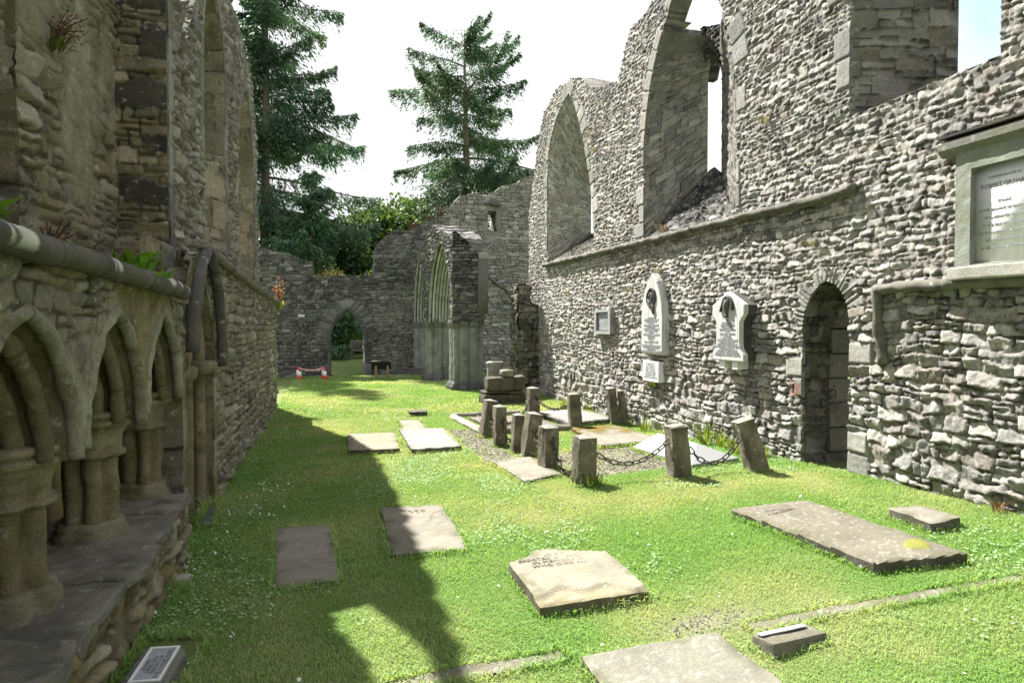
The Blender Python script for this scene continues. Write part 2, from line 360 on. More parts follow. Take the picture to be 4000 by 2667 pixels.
# ------------------------------------------------------------------ materials
def base_mat(name, rough=.9):
    m = bpy.data.materials.new(name); m.use_nodes = True; nt = m.node_tree
    return m, nt, nt.nodes['Principled BSDF']
def stone_mat(name, mott=.35, lichen=.3, moss=0.0, bump=.5, fine=75., black=0.0, mosscol=(.16, .15, .045), lichcol=(.52, .54, .50)):
    m, nt, p = base_mat(name); tc = N(nt, 'ShaderNodeTexCoord').outputs['Object']
    at = N(nt, 'ShaderNodeAttribute'); at.attribute_name = 'Col'
    n1 = noise(nt, tc, 7, 6, .65); n2 = noise(nt, tc, fine, 5, .7); n3 = noise(nt, tc, 2.2, 4, .6, .3)
    f = mth(nt, 'ADD', mth(nt, 'MULTIPLY', n1, mott * 1.6), mth(nt, 'MULTIPLY', n2, mott * 2.6)); f = mth(nt, 'ADD', f, 1 - mott * 2.1)
    cb = N(nt, 'ShaderNodeCombineColor'); [L(nt, f, cb.inputs[i]) for i in range(3)]
    c = mixc(nt, 1.0, at.outputs['Color'], cb.outputs[0], 'MULTIPLY')
    if black: c = mixc(nt, mth(nt, 'MULTIPLY', ramp(nt, n3, .52, .66), black), c, (.035, .034, .034))
    if moss:
        c = mixc(nt, mth(nt, 'MULTIPLY', ramp(nt, noise(nt, tc, 3.1, 5, .7), .48, .68), moss), c, mosscol)
    if lichen:
        c = mixc(nt, mth(nt, 'MULTIPLY', ramp(nt, noise(nt, tc, 16, 3, .6), .62, .69), lichen), c, lichcol)
        c = mixc(nt, mth(nt, 'MULTIPLY', ramp(nt, noise(nt, tc, 5.3, 5, .8), .60, .72), lichen * .6), c, tuple(.8 * v for v in lichcol))
    L(nt, c, p.inputs['Base Color']); p.inputs['Roughness'].default_value = .93; p.inputs['Specular IOR Level'].default_value = .25
    b = N(nt, 'ShaderNodeBump'); b.inputs['Strength'].default_value = bump; b.inputs['Distance'].default_value = .018
    L(nt, mth(nt, 'ADD', mth(nt, 'ADD', n2, mth(nt, 'MULTIPLY', noise(nt, tc, fine * 2.2, 4, .75), .7)), mth(nt, 'MULTIPLY', noise(nt, tc, 22, 4, .6), 1.3)), b.inputs['Height']); L(nt, b.outputs[0], p.inputs['Normal'])
    return m
M_RIGHT = stone_mat('rubble_sunny', .5, .4, .06, 1.0, black=.15, lichcol=(.6, .61, .57))
M_LEFT = stone_mat('rubble_mossy', .5, .45, .5, .8, black=.5, mosscol=(.15, .13, .035))
M_UPPER = stone_mat('rubble_upper', .5, .45, .35, .8, black=.4, mosscol=(.17, .15, .06))
M_FAR = stone_mat('rubble_dark', .4, .32, .08, .6, black=.3)
M_ASH = stone_mat('ashlar_mossy', .5, .5, .7, .9, mosscol=(.105, .098, .022), lichcol=(.36, .36, .31))
M_ARC = stone_mat('ashlar_arcade', .42, .4, .25, .6, black=.4, mosscol=(.13, .14, .06))
M_SLAB = stone_mat('gravestone_stone', .36, .2, .22, .6, mosscol=(.10, .098, .05))
M_SLABM = stone_mat('gravestone_moss', .35, .1, .9, .6, mosscol=(.16, .115, .012))
M_POST = stone_mat('post_stone', .45, .5, .4, .7, black=.75, mosscol=(.11, .10, .03), lichcol=(.45, .5, .42))
M_STRING = stone_mat('string_stone', .35, .35, .2, .5, black=.4)
M_DKSTR = stone_mat('string_lichen', .3, .0, .2, .4)
def plain(name, col, rough=.8, spec=.3, metal=0, mott=.12, scale=12, bump=0.0):
    m, nt, p = base_mat(name); tc = N(nt, 'ShaderNodeTexCoord').outputs['Object']
    n1 = noise(nt, tc, scale, 5, .65); c = mixc(nt, n1, tuple(v * (1 - mott * 2) for v in col), tuple(v * (1 + mott * 2) for v in col))
    L(nt, c, p.inputs['Base Color']); p.inputs['Roughness'].default_value = rough; p.inputs['Specular IOR Level'].default_value = spec; p.inputs['Metallic'].default_value = metal
    if bump:
        b = N(nt, 'ShaderNodeBump'); b.inputs['Strength'].default_value = bump; b.inputs['Distance'].default_value = .01; L(nt, noise(nt, tc, scale * 5, 4), b.inputs['Height']); L(nt, b.outputs[0], p.inputs['Normal'])
    return m
def marble(name, col, streak):
    m, nt, p = base_mat(name); tc = N(nt, 'ShaderNodeTexCoord').outputs['Object']
    mp = N(nt, 'ShaderNodeMapping'); mp.inputs['Scale'].default_value = (9, 9, .8); L(nt, tc, mp.inputs[0])
    s = ramp(nt, noise(nt, mp.outputs[0], 2.2, 5, .65), .42, .72); c = mixc(nt, mth(nt, 'MULTIPLY', s, .75), col, streak)
    c = mixc(nt, mth(nt, 'MULTIPLY', ramp(nt, noise(nt, tc, 18, 4), .5, .75), .3), c, streak)
    L(nt, c, p.inputs['Base Color']); p.inputs['Roughness'].default_value = .6; return m
M_MARB = marble('weathered_marble', (.55, .55, .535), (.22, .22, .215))
M_WHITE = marble('white_marble', (.78, .79, .79), (.62, .62, .58))
M_LETTER = plain('letter_lead', (.2, .2, .2), .7); M_LETTER2 = plain('letter_worn', (.30, .31, .33), .8)
M_CARVE = plain('carved_letter', (.13, .12, .10), .95); M_IRON = plain('iron_rusty', (.055, .045, .04), .75, .3, .3, .25, 40, .4)
M_BRASS = plain('plaque_metal', (.36, .36, .40), .45, .5, .4, .3, 14); M_RIM = plain('plaque_rim', (.75, .75, .76), .45, .5, .3)
M_LEADP = plain('dark_metal_tablet', (.12, .15, .18), .5, .5, .2, .2, 14)
M_WOOD = plain('grey_oak', (.14, .13, .12), .85, .2, 0, .2, 18, .3); M_WOODL = plain('post_wood', (.20, .15, .10), .85)
M_BLACK = plain('board_black', (.012, .012, .014), .5); M_RED = plain('cone_orange', (.50, .05, .035), .5); M_CWHITE = plain('cone_white', (.75, .75, .75), .4)
M_GRAN = plain('polished_granite', (.21, .215, .22), .5, .5, 0, .1, 90)
M_GRANF = plain('shield_flank', (.055, .055, .05), .8, .3, 0, .3, 9)
M_FRAME = stone_mat('memorial_frame_stone', .25, .3, .35, .35, mosscol=(.14, .15, .06))
def leaf_mat(name, col, trans=.35, var=.35, hue=(1.25, 1.0, .5)):
    m = bpy.data.materials.new(name); m.use_nodes = True; nt = m.node_tree; nt.nodes.clear()
    at = N(nt, 'ShaderNodeAttribute'); at.attribute_name = 'Col'
    c = mixc(nt, 1.0, at.outputs['Color'], col, 'MULTIPLY')
    d = N(nt, 'ShaderNodeBsdfPrincipled'); d.inputs['Roughness'].default_value = .6; d.inputs['Specular IOR Level'].default_value = .25; L(nt, c, d.inputs['Base Color'])
    t = N(nt, 'ShaderNodeBsdfTranslucent'); L(nt, mixc(nt, 1.0, c, hue, 'MULTIPLY'), t.inputs[0])
    x = N(nt, 'ShaderNodeMixShader'); x.inputs[0].default_value = trans; L(nt, d.outputs[0], x.inputs[1]); L(nt, t.outputs[0], x.inputs[2])
    o = N(nt, 'ShaderNodeOutputMaterial'); L(nt, x.outputs[0], o.inputs[0]); return m
M_BLADE = leaf_mat('grass_blade', (1, 1, 1), .42); M_NEEDLE = leaf_mat('needles', (1, 1, 1), .3, hue=(1.1, 1.1, .8)); M_LEAF = leaf_mat('leaves', (1, 1, 1), .4)
M_PETAL = leaf_mat('daisy_petal', (1, 1, 1), .2, hue=(1, 1, 1)); M_BARK = plain('bark', (.17, .14, .115), .95, .1, 0, .3, 8, .8)

# ------------------------------------------------------------------ ground
SLID = set(); KEEP = []; SLABS = []     # ground outlines kept clear of grass: (polygon)
def axis(*segs):
    out = []
    for a, b, s in segs: out += list(np.arange(a, b - 1e-6, s))
    return np.array(out + [segs[-1][1]])
gx = axis((-400, -40, 30), (-40, -4, 2), (-4, -1.5, .25), (-1.5, 6, .06), (6, 12, .5), (12, 40, 4), (40, 400, 30))
gy = axis((-60, 0, 6), (0, 2, .25), (2, 12, .06), (12, 25, .12), (25, 45, .6), (45, 90, 5), (90, 600, 30))
GX, GY = np.meshgrid(gx, gy, indexing='ij')
def bare(x, y):
    """bare gravelly plot inside the post and chain enclosure, worn earth by the kerb, path strip"""
    a = sst(x, 2.5, 2.75) * sst(-y, -8.3, -7.9) * sst(y, 6.45, 6.75) * sst(4.75 - x, 0, .3)
    b = np.exp(-((x - 2.05) / .28) ** 2 - ((y - 3.22) / .13) ** 2) * .9
    p = sst(x, 1.78, 1.9) * sst(2.36 - x, 0, .12) * sst(y, 7.8, 8) * sst(10.7 - y, 0, .3) * .8
    return np.clip(a * 1.1 + b + p * 1.25, 0, 1)
GZ = ground(GX, GY) + np.where((GX > -1.4) & (GX < 5.2) & (GY < 26), .012 * fbm(GX * 1.3, GY * 1.3, 4) + .006 * fbm(GX * 6, GY * 6, 5), .03 * fbm(GX * .2, GY * .2, 6))
GZ = GZ + .35 * sst(GY, 26, 34) * (.6 + .4 * np.sin(GX * .7))
def gcol(x, y):
    dry = np.clip(.5 + .9 * fbm(x * .9, y * .9, 21) + .35 * fbm(x * 4, y * 4, 22), 0, 1)[..., None]
    c = np.array((.095, .16, .04)) * (1 - dry) + np.array((.17, .185, .08)) * dry
    b = bare(x, y)[..., None] * np.clip(.85 + .6 * fbm(x * 7, y * 7, 23), 0, 1)[..., None]
    return c * (1 - b) + np.array((.24, .225, .175)) * b
gi = np.arange(GX.size).reshape(GX.shape); q = np.stack([gi[:-1, :-1], gi[1:, :-1], gi[1:, 1:], gi[:-1, 1:]], -1).reshape(-1, 4)
def ground_mat():
    m, nt, p = base_mat('turf'); tc = N(nt, 'ShaderNodeTexCoord').outputs['Object']; at = N(nt, 'ShaderNodeAttribute'); at.attribute_name = 'Col'
    n = noise(nt, tc, 45, 6, .75); f = mth(nt, 'ADD', mth(nt, 'MULTIPLY', n, 1.5), .25); cb = N(nt, 'ShaderNodeCombineColor'); [L(nt, f, cb.inputs[i]) for i in range(3)]
    L(nt, mixc(nt, 1.0, at.outputs['Color'], cb.outputs[0], 'MULTIPLY'), p.inputs['Base Color']); p.inputs['Roughness'].default_value = 1; p.inputs['Specular IOR Level'].default_value = .1
    b = N(nt, 'ShaderNodeBump'); b.inputs['Strength'].default_value = .8; b.inputs['Distance'].default_value = .03; L(nt, noise(nt, tc, 70, 4, .7), b.inputs['Height']); L(nt, b.outputs[0], p.inputs['Normal']); return m
tag(make('lawn', np.stack([GX, GY, GZ], -1).reshape(-1, 3), [q], ground_mat(), None, gcol(GX, GY).reshape(-1, 3)), kind='structure')

# ------------------------------------------------------------------ right choir wall
XR = 5.0; FR = ((XR, 0, 0), (0, 1, 0), (0, 0, 1), (-1, 0, 0))
rw = thing('ruined_wall', 'tall sunlit grey rubble wall with broken pointed windows, memorial tablets and a narrow doorway', 'wall', (XR, 9, 0))
top = ragged([(16.37, 4.6), (15.95, 5.5), (15.63, 6.26), (15.12, 6.92), (14.4, 7.08), (13.88, 7.1), (12.82, 6.88), (12.2, 6.45), (11.5, 6.2), (10.89, 6.12), (10.68, 6.46), (10.42, 6.8), (9.9, 6.82), (9.3, 7.05), (8.6, 7.4), (7.9, 7.45), (7.3, 7.7), (2.0, 7.7)], .05, .14, 5)
out_r = [(2.0, -.3), (16.37, -.3)] + ragged([(16.37, -.3), (16.37, 4.6)], .015, .2, 8)[1:] + top[1:]
w1 = [(14.85, 3.22), (14.85, 5.3), (14.72, 5.85), (14.5, 6.2), (14.2, 6.46), (13.8, 6.66), (13.4, 6.74), (13.1, 6.45), (12.8, 6.0), (12.5, 5.4), (12.25, 4.8), (12.08, 4.2), (12.0, 3.6), (12.0, 3.22)]
w2 = [(9.86, 3.12)] + [(9.86, 4.0)] + arch(8.58, 1.28, 4.45, 6.95, 10) + [(7.30, 4.0), (7.30, 3.12)]
w3 = [(5.42, 3.79)] + arch(4.66, .76, 5.6, 6.9, 8) + [(3.9, 3.79)]
dr = [(6.06, -.4), (6.06, 1.72), (6.02, 1.9), (5.93, 2.05), (5.82, 2.15), (5.72, 2.18), (5.6, 2.14), (5.49, 2.05), (5.41, 1.9), (5.38, 1.72), (5.38, -.4)]
def rw_h(u, v, hd):
    # large boulders low near the camera, thin flags higher up
    low = lambda y: .083 + .065 * max(0, 1 - y / 1.6)
    Ha, ca = stone_field(u, v, 11, low, (.9, 2.4), .045, .3, .007, .012, .0175, GREY, (.235, .225, .195))
    Hb, cb = stone_field(u, v, 12, lambda y: .056, (1.0, 3.4), .036, .2, .0055, .008, .0095, GREY, (.25, .24, .21), .34)
    m = sst(v + .12 * vn(u * 2, v * 2, 3), 2.1, 2.2); H = Ha * (1 - m) + Hb * m; c = ca * (1 - m)[..., None] + cb * m[..., None]
    c = c * (1 + .12 * fbm(u * .7, v * .7, 41))[..., None]
    c = stain_shade(c, .8 * sst(fbm(u * 1.3, v * .6, 44), .1, .6) * sst(v, 3.9, 6.5), (.17, .165, .16))
    c = stain_shade(c, .3 * sst(fbm(u * 2.5, v * 2.5, 45), .3, .6) * sst(2.2 - v, 0, 1.5), (.27, .215, .18))
    c = stain_shade(c, .5 * np.exp(-((u - 15.4) / .5) ** 2) * sst(v, .0, .3), (.16, .16, .15))  # shade beside the broken jamb painted into the stone colour
    c = c * np.array((1.01, .985, 1.0)) * (1.2 * (1 + .42 * fbm(u * 13, v * 15, 46) + .32 * vn(u * 45, v * 45, 47)))[..., None]
    (d1, s1), (d2, s2), (d3, s3), (d4, s4) = hd
    for d, s, sd in ((d1, s1, 1), (d2, s2, 2), (d3, s3, 3)):
        sill = (v < (3.3, 3.2, 3.85)[sd - 1]) | ((u > 5) & (u < 5.2) & (sd == 3) & (v < 3.85)); H, c = quoin_ring(H, c, np.where(sill, 9, d), s, 60 + sd, .2, .3, .02, GREY, .95, alt=.65, miss=.3)
    H, c = quoin_ring(H, c, d4, s4, 71, .15, .05, .016, [(.3, .295, .27), (.34, .335, .31), (.26, .255, .24)], 1.0, smin=2.05, smax=3.2, alt=.7, miss=.15)
    H, c = quoin_ring(H, c, d4, s4, 72, .17, .22, .02, GREY, 1.15, smax=2.05, alt=.8, miss=.45); H, c = quoin_ring(H, c, d4, s4, 73, .17, .22, .02, GREY, 1.15, smin=3.2, alt=.8, miss=.45)
    red = (np.abs(u - 6.17) < .1) & (np.abs(v - 1.0) < .075); c = np.where(red[..., None], np.array((.24, .15, .125)), c)
    return H, c
mb = MB()
us = axis((2.0, 7.5, .0125), (7.5, 11, .016), (11, 16.44, .022)); vs = np.arange(-.35, 7.75, .0135)
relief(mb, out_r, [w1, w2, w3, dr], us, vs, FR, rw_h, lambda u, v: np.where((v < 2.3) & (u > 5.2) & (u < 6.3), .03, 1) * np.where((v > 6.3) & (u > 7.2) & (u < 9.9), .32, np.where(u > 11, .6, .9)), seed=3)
bh1 = [(14.3, 3.8), (14.3, 4.95), (14.05, 5.35), (13.8, 4.95), (13.8, 3.8)]
bo = [(2, -.3), (16.3, -.3), (16.3, 4.4), (15, 6.6), (12.8, 6.6), (11, 6.0), (10, 6.3), (9.98, 3.6), (8.2, 3.6), (8.2, 6.9), (7.3, 7.2), (5.45, 7.3), (5.45, 3.8), (3.6, 3.8), (3.6, 7.3), (2, 7.3)]
back_sheet(mb, bo, [bh1, [(y + (.3 if y > 5.7 else 0), z) for y, z in dr]], FR, .88)
mb.build('masonry', M_RIGHT, rw)
def dressed(seed, ch=.2, amp=.008, pal=MIDG, ratio=(1.0, 3), joint=.005, rnd=.012, tone=1.0, split=.2):
    ch = ch * .62 if ch < .3 else ch
    def f(t, s):
        H, c = stone_field(t, s, seed, lambda y: ch, ratio, .026, split, joint, rnd, amp, pal, (.2, .195, .175), .13); return H, c * tone
    return f
def p3(X, pts): return [(X, y, z) for y, z in pts]
def line(a, b, n): return [tuple(np.array(a) + (np.array(b) - np.array(a)) * i / (n - 1)) for i in range(n)]
# window embrasures
mb = MB(); XB = 5.88
f1 = resample(w1, 40)[0]; b1p = [(14.28, 3.85), (14.28, 4.9), (14.2, 5.1), (14.05, 5.3), (13.9, 5.1), (13.82, 4.9), (13.82, 3.85)]; b1 = resample(b1p, 40)[0]
ruled(mb, p3(XR, f1), p3(XB, b1), .022, .03, dressed(81, .17, .007, GREY, tone=1.35), 1); ruled(mb, line((XR, 14.85, 3.22), (XR, 12, 3.22), 8), line((XB, 14.28, 3.85), (XB, 13.82, 3.85), 8), .02, .02, lambda t, s: stone_field(s, t, 82, lambda y: .1, (1, 3), .03, .3, .01, .02, .05, MIDG), -1)
mb.build('window_embrasure', M_RIGHT, rw)
mb = MB()
fa = [(9.86, 3.12), (9.86, 4.45)] + arch(8.58, 1.28, 4.45, 6.95, 10)[1:8]; fa = resample(fa, 24)[0]
bb = resample([(9.38, 4.0), (9.38, 5.7), (9.30, 5.95), (9.42, 6.3), (9.5, 6.5)], 24)[0]
ruled(mb, p3(XR, fa), p3(XB, bb), .016, .02, dressed(83, .2, .008, GREY, (1., 3), split=.35, tone=1.05), 1)
na = [(7.30, 3.12), (7.30, 4.45)] + [(2 * 8.58 - y, z) for y, z in arch(8.58, 1.28, 4.45, 6.95, 10)[1:6]]; na = resample(na, 20)[0]
nb_ = resample([(8.99, 4.0), (8.99, 5.6), (9.1, 5.95), (9.05, 6.35)], 20)[0]
ruled(mb, p3(XR, na), p3(XB, nb_), .02, .02, dressed(84, .2, .012, MIDG), -1)
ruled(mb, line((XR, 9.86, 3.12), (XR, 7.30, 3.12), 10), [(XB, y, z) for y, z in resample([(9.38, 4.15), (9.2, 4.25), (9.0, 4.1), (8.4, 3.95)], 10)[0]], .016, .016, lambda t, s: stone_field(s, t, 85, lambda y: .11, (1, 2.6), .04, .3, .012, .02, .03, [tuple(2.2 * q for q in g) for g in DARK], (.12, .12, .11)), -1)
lint = ragged([(8.95, 6.35), (9.5, 6.52)], .05, .1, 4); lp = [(8.95, 5.7), (9.05, 5.95), (9.18, 6.07), (9.32, 5.95), (9.42, 5.7), (9.55, 5.7), (9.5, 6.52)] + lint[::-1][1:]
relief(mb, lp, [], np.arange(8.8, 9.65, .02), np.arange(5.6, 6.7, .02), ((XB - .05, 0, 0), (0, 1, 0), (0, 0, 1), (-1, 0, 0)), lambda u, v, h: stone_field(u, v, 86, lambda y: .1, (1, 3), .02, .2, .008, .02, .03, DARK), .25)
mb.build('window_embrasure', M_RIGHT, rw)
mb = MB()
ruled(mb, p3(XR, resample([(5.42, 3.79), (5.42, 5.6)] + arch(4.66, .76, 5.6, 6.9, 8)[1:9], 20)[0]), p3(6.0, resample([(5.11, 3.79), (5.11, 7.2)], 20)[0]), .014, .014, dressed(87, .28, .014, GREY, (1., 3), split=.5, tone=.95), 1)
ruled(mb, p3(XR, [(3.9, 3.79), (3.9, 5.6), (4.2, 6.6)]), p3(6.0, [(4.1, 3.79), (4.1, 5.6), (4.2, 7)]), .02, .02, dressed(88, .2, .012, MIDG), -1)
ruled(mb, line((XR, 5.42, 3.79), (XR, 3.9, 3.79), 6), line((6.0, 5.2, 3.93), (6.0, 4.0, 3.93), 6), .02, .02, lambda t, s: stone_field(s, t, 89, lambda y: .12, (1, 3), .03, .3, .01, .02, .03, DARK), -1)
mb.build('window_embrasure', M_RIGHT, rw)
mb = MB()
ruled(mb, p3(XR, dr), p3(5.66, [(y + (.15 if y > 6 else .1 if y > 5.9 else 0), z) for y, z in dr]), .014, .018, lambda t, s: (lambda Hc: (Hc[0], stain_shade(Hc[1] * .95, .6 * sst(fbm(t * 3, s * 2, 6), -.2, .4), (.15, .145, .05))))(stone_field(t, s, 90, lambda y: .14, (.8, 1.9), .03, .45, .008, .02, .03, MIDG)), 1)
# rebate deeper in: blocks of the outer order
for k, z in enumerate(np.arange(0, 2.0, .28)):
    block(mb, (5.58 + .02 * (k % 2), 6.25 - .02 * (k % 3), z), (.3, .16, .27), None, .012, .006, 5, (.2, .19, .16), 40 + k)
mb.build('doorway', M_RIGHT, rw)
def string(mb, pts, r=.055, ry=.05, col=(.2, .19, .17), seed=0, wob=.01, n=12, step=.06):
    P, t = resample(pts, max(4, int(sum(math.dist(a, b) for a, b in zip(pts[:-1], pts[1:])) / step))); sweep(mb, P, circ(r, n, ry), (0, 0, 1) if abs(P[0][2] - P[-1][2]) < .5 else (1, 0, 0), col, True, wob, seed)
mb = MB(); string(mb, [(4.95, 14.98, 3.17), (4.95, 9.86, 3.09), (4.95, 7.3, 3.07), (4.95, 5.9, 3.04), (4.95, 5.3, 3.06)], .06, .05, (.12, .115, .10), 3, .014); mb.build('string_course', M_STRING, rw)
mb = MB(); string(mb, [(4.95, 5.02, 2.05), (4.95, 4.2, 2.06), (4.95, 2.0, 2.03)], .065, .05, (.15, .145, .125), 4, .018); string(mb, [(4.96, 5.02, 2.07), (4.96, 5.0, 1.7), (4.965, 4.93, 1.36)], .045, .05, (.13, .125, .105), 5, .018); mb.build('label_moulding', M_STRING, rw)
def masonry_box(mb, x0, x1, y0, y1, z0, z1, hf, res, seed, tops=True, sides='xXyY'):
    ol = lambda a, b: [(a, z0), (b, z0), (b, z1), (a, z1)]
    for s in sides:
        if s == 'x': fr = ((x0, 0, 0), (0, 1, 0), (0, 0, 1), (-1, 0, 0)); a, b = y0, y1
        if s == 'X': fr = ((x1, 0, 0), (0, 1, 0), (0, 0, 1), (1, 0, 0)); a, b = y0, y1
        if s == 'y': fr = ((0, y0, 0), (1, 0, 0), (0, 0, 1), (0, -1, 0)); a, b = x0, x1
        if s == 'Y': fr = ((0, y1, 0), (1, 0, 0), (0, 0, 1), (0, 1, 0)); a, b = x0, x1
        relief(mb, ol(a, b), [], np.linspace(a, b, max(3, int((b - a) / res))), np.linspace(z0, z1, max(3, int((z1 - z0) / res))), fr, lambda u, v, h: hf(u, v, seed + ord(s)))
    if tops: relief(mb, [(x0, y0), (x1, y0), (x1, y1), (x0, y1)], [], np.linspace(x0, x1, max(3, int((x1 - x0) / res))), np.linspace(y0, y1, max(3, int((y1 - y0) / res))), ((0, 0, z1), (1, 0, 0), (0, 1, 0), (0, 0, 1)), lambda u, v, h: hf(u, v, seed))
mb = MB(); jh = lambda pal: (lambda u, v, sd: (lambda q: (q[0], stain_shade(q[1], .8 * sst(vn(u * 9, v * 9, sd + 5) + .4 * vn(u * 30, v * 30, sd), .35, .6), (.30, .31, .28))))(stone_field(u, v, sd, lambda y: .2, (1.0, 2.2), .03, .3, .008, .02, .022, pal, (.06, .055, .045))))
JP = [(.13, .125, .10), (.09, .085, .07), (.16, .15, .12), (.07, .065, .055)]
masonry_box(mb, 4.47, 5.02, 15.55, 16.25, -.1, 2.25, jh(JP), .022, 140); masonry_box(mb, 4.48, 4.80, 15.6, 16.2, 2.2, 2.72, jh(JP), .022, 150)
block(mb, (4.6, 15.85, 2.68), (.2, .4, .1), None, .03, .03, 7, (.1, .095, .08), 7); block(mb, (4.75, 15.6, 1.9), (.4, .16, .14), None, .02, .012, 7, (.2, .19, .16), 8)
mb.build('broken_arch_jamb', M_POST, rw)

# ------------------------------------------------------------------ left choir wall
lw = thing('ruined_wall', 'shaded mossy ochre wall with stone seat niches, bench and tall window recesses above', 'wall', (-1.1, 8, 0))
XL = -1.1; FL = ((XL, 0, 0), (0, 1, 0), (0, 0, 1), (1, 0, 0)); XU = -1.45; FU = ((XU, 0, 0), (0, 1, 0), (0, 0, 1), (1, 0, 0))
SED = [(1.8, 2.30, 1.12), (2.33, 3.30, 1.12), (3.40, 4.35, 1.14), (4.43, 5.34, 1.17)]
sed = [(1.3, .3), (5.40, .3), (5.40, 1.17)]
for a, b, z in SED[::-1]: sed += arch((a + b) / 2, (b - a) / 2, z, z + .64, 8)
sed += [(1.3, 1.12)]
nic = [(6.82, -.3), (6.82, 1.2)] + arch(6.2, .62, 1.32, 2.22, 8) + [(5.58, 1.2), (5.58, -.3)]
out_l = [(1.2, -.3), (14.3, -.3), (14.32, .9), (14.27, 2.2), (10, 2.28), (6.6, 2.36), (6.5, 2.36), (6.2, 2.40), (5.85, 2.24), (5.62, 1.99), (5.28, 1.97), (1.2, 1.99)]
def lw_h(u, v, hd):
    H, c = stone_field(u, v, 21, lambda y: .11, (.9, 2.6), .04, .35, .009, .025, .03, [tuple(.55 * a + .45 * b for a, b in zip(x, y)) for x, y in zip(OCHRE, GREY)], (.27, .24, .16))
    H2 = .012 * fbm(u * 4, v * 4, 22) + .006 * fbm(u * 16, v * 16, 23)
    pl = sst(.8 * fbm(u * 1.7, v * 1.7, 24) + np.clip((5.2 - u) * .6, -3, .35), -.1, .5)         # plastered ochre surface near the niches
    pc = np.array((.225, .195, .105)) * (1 + .4 * fbm(u * 6, v * 6, 25))[..., None]; pc = stain_shade(pc, sst(fbm(u * 2.2, v * 2.6, 26), .05, .5) * .7, (.19, .185, .055)); pc = stain_shade(pc, sst(fbm(u * 3, v * 3, 27), .2, .5) * .75, (.36, .34, .28))
    H = H * (1 - pl * .75) + H2 * pl; c = c * (1 - .85 * pl)[..., None] + pc * .85 * pl[..., None]
    c = stain_shade(c, .5 * sst(u, 6.9, 9) * sst(v - 0.2 * fbm(u, v, 2), .9, 1.9) * sst(fbm(u * 2.5, v * .8, 28), -.2, .4), (.15, .14, .13))
    (d1, s1), (d2, s2) = hd
    H, c = quoin_ring(H, c, d2, s2, 29, .16, .3, .012, OCHRE, 1.05, alt=.3)
    H = np.where(d1 < .13, .02 + .01 * fbm(u * 8, v * 8, 30), H)
    return H, c
mb = MB(); us = axis((1.2, 6, .014), (6, 14.36, .028)); vs = np.arange(-.3, 2.5, .0135)
relief(mb, out_l, [sed, nic], us, vs, FL, lw_h, lambda u, v: np.where((u < 5.45) & (v < 1.85), .16, np.where((u > 5.5) & (u < 6.9) & (v < 2.25), .03, 1) * np.where((u < 6.56) & (v > 1.9), .06, .3)), nside=3, seed=9)
# ledge over the lower wall
ruled(mb, [(XL + .03, 1.2, 1.99), (XL + .03, 5.28, 1.97), (XL + .0, 6.52, 2.0), (XL + .0, 6.58, 2.36), (XL + .02, 14.3, 2.2)], [(XL - 1.6, 1.2, 2.08), (XL - 1.6, 5.28, 2.06), (XL - .5, 6.52, 2.02), (XL - .42, 6.58, 2.4), (XL - .42, 14.3, 2.3)], .03, .03, lambda t, s: stone_field(s, t, 31, lambda y: .12, (1, 3), .03, .2, .01, .02, .03, [(.09, .085, .06), (.11, .10, .07), (.07, .065, .05)], (.08, .08, .05)), 1)
# plastered back of the seat niches
relief(mb, [(1.2, .3), (5.6, .3), (5.6, 2.0), (1.2, 2.0)], [], np.arange(1.2, 5.65, .03), np.arange(.3, 2.03, .03), ((-1.72, 0, 0), (0, 1, 0), (0, 0, 1), (1, 0, 0)), lambda u, v, h: (.02 * fbm(u * 4, v * 4, 32), stain_shade(stain_shade(np.array((.20, .175, .105)) * (1 + .3 * fbm(u * 5, v * 5, 33))[..., None], sst(fbm(u * 3, v * 3, 34), .05, .35), (.36, .29, .13)), sst(fbm(u * 2, v * 2, 35), .1, .5) * .7, (.14, .14, .04))))
relief(mb, [(-1.75, -.2), (-1.1, -.2), (-1.1, 2.0), (-1.75, 2.0)], [], np.arange(-1.75, -1.07, .03), np.arange(-.2, 2.03, .03), ((0, 5.43, 0), (1, 0, 0), (0, 0, 1), (0, -1, 0)), lambda u, v, h: (.015 * fbm(u * 5, v * 5, 36), np.array((.22, .19, .11)) * (1 + .3 * fbm(u * 5, v * 5, 37))[..., None]))
mb.build('masonry', M_LEFT, lw)
# blocked pointed doorway beside the seats
mb = MB(); nb2 = [(y, z) for y, z in nic]
ruled(mb, p3(XL, nic), p3(-1.36, nic), .02, .03, dressed(38, .3, .004, OCHRE), 1)
relief(mb, [(5.4, -.3), (7, -.3), (7, 2.4), (5.4, 2.4)], [], np.arange(5.4, 7.03, .02), np.arange(-.3, 2.42, .02), ((-1.35, 0, 0), (0, 1, 0), (0, 0, 1), (1, 0, 0)), lambda u, v, h: stone_field(u, v, 39, lambda y: .28, (1.3, 2.5), .012, .1, .006, .012, .01, OCHRE, (.2, .18, .12)))
for dy, r, xx in ((.5, .055, -1.2), (.40, .05, -1.28)):
    pa = [(xx, 6.2 + dy, -.1), (xx, 6.2 + dy, 1.32)] + [(xx, y, z) for y, z in arch(6.2, dy, 1.32, 1.32 + dy * 1.5, 10)] + [(xx, 6.2 - dy, -.1)]
    sweep(mb, resample(pa, 60)[0], circ(r, 10), (1, 0, 0), (.245, .215, .135), True, .004, 7)
for yy in (5.72, 6.68):
    loft(mb, lobes(24, .085, .02, 5), [(1.26, 1.0), (1.29, 1.35), (1.36, 1.45), (1.38, 1.2)], (-1.18, yy), (.22, .2, .13), .003, 4)
mb.build('blocked_doorway', M_ASH, lw)
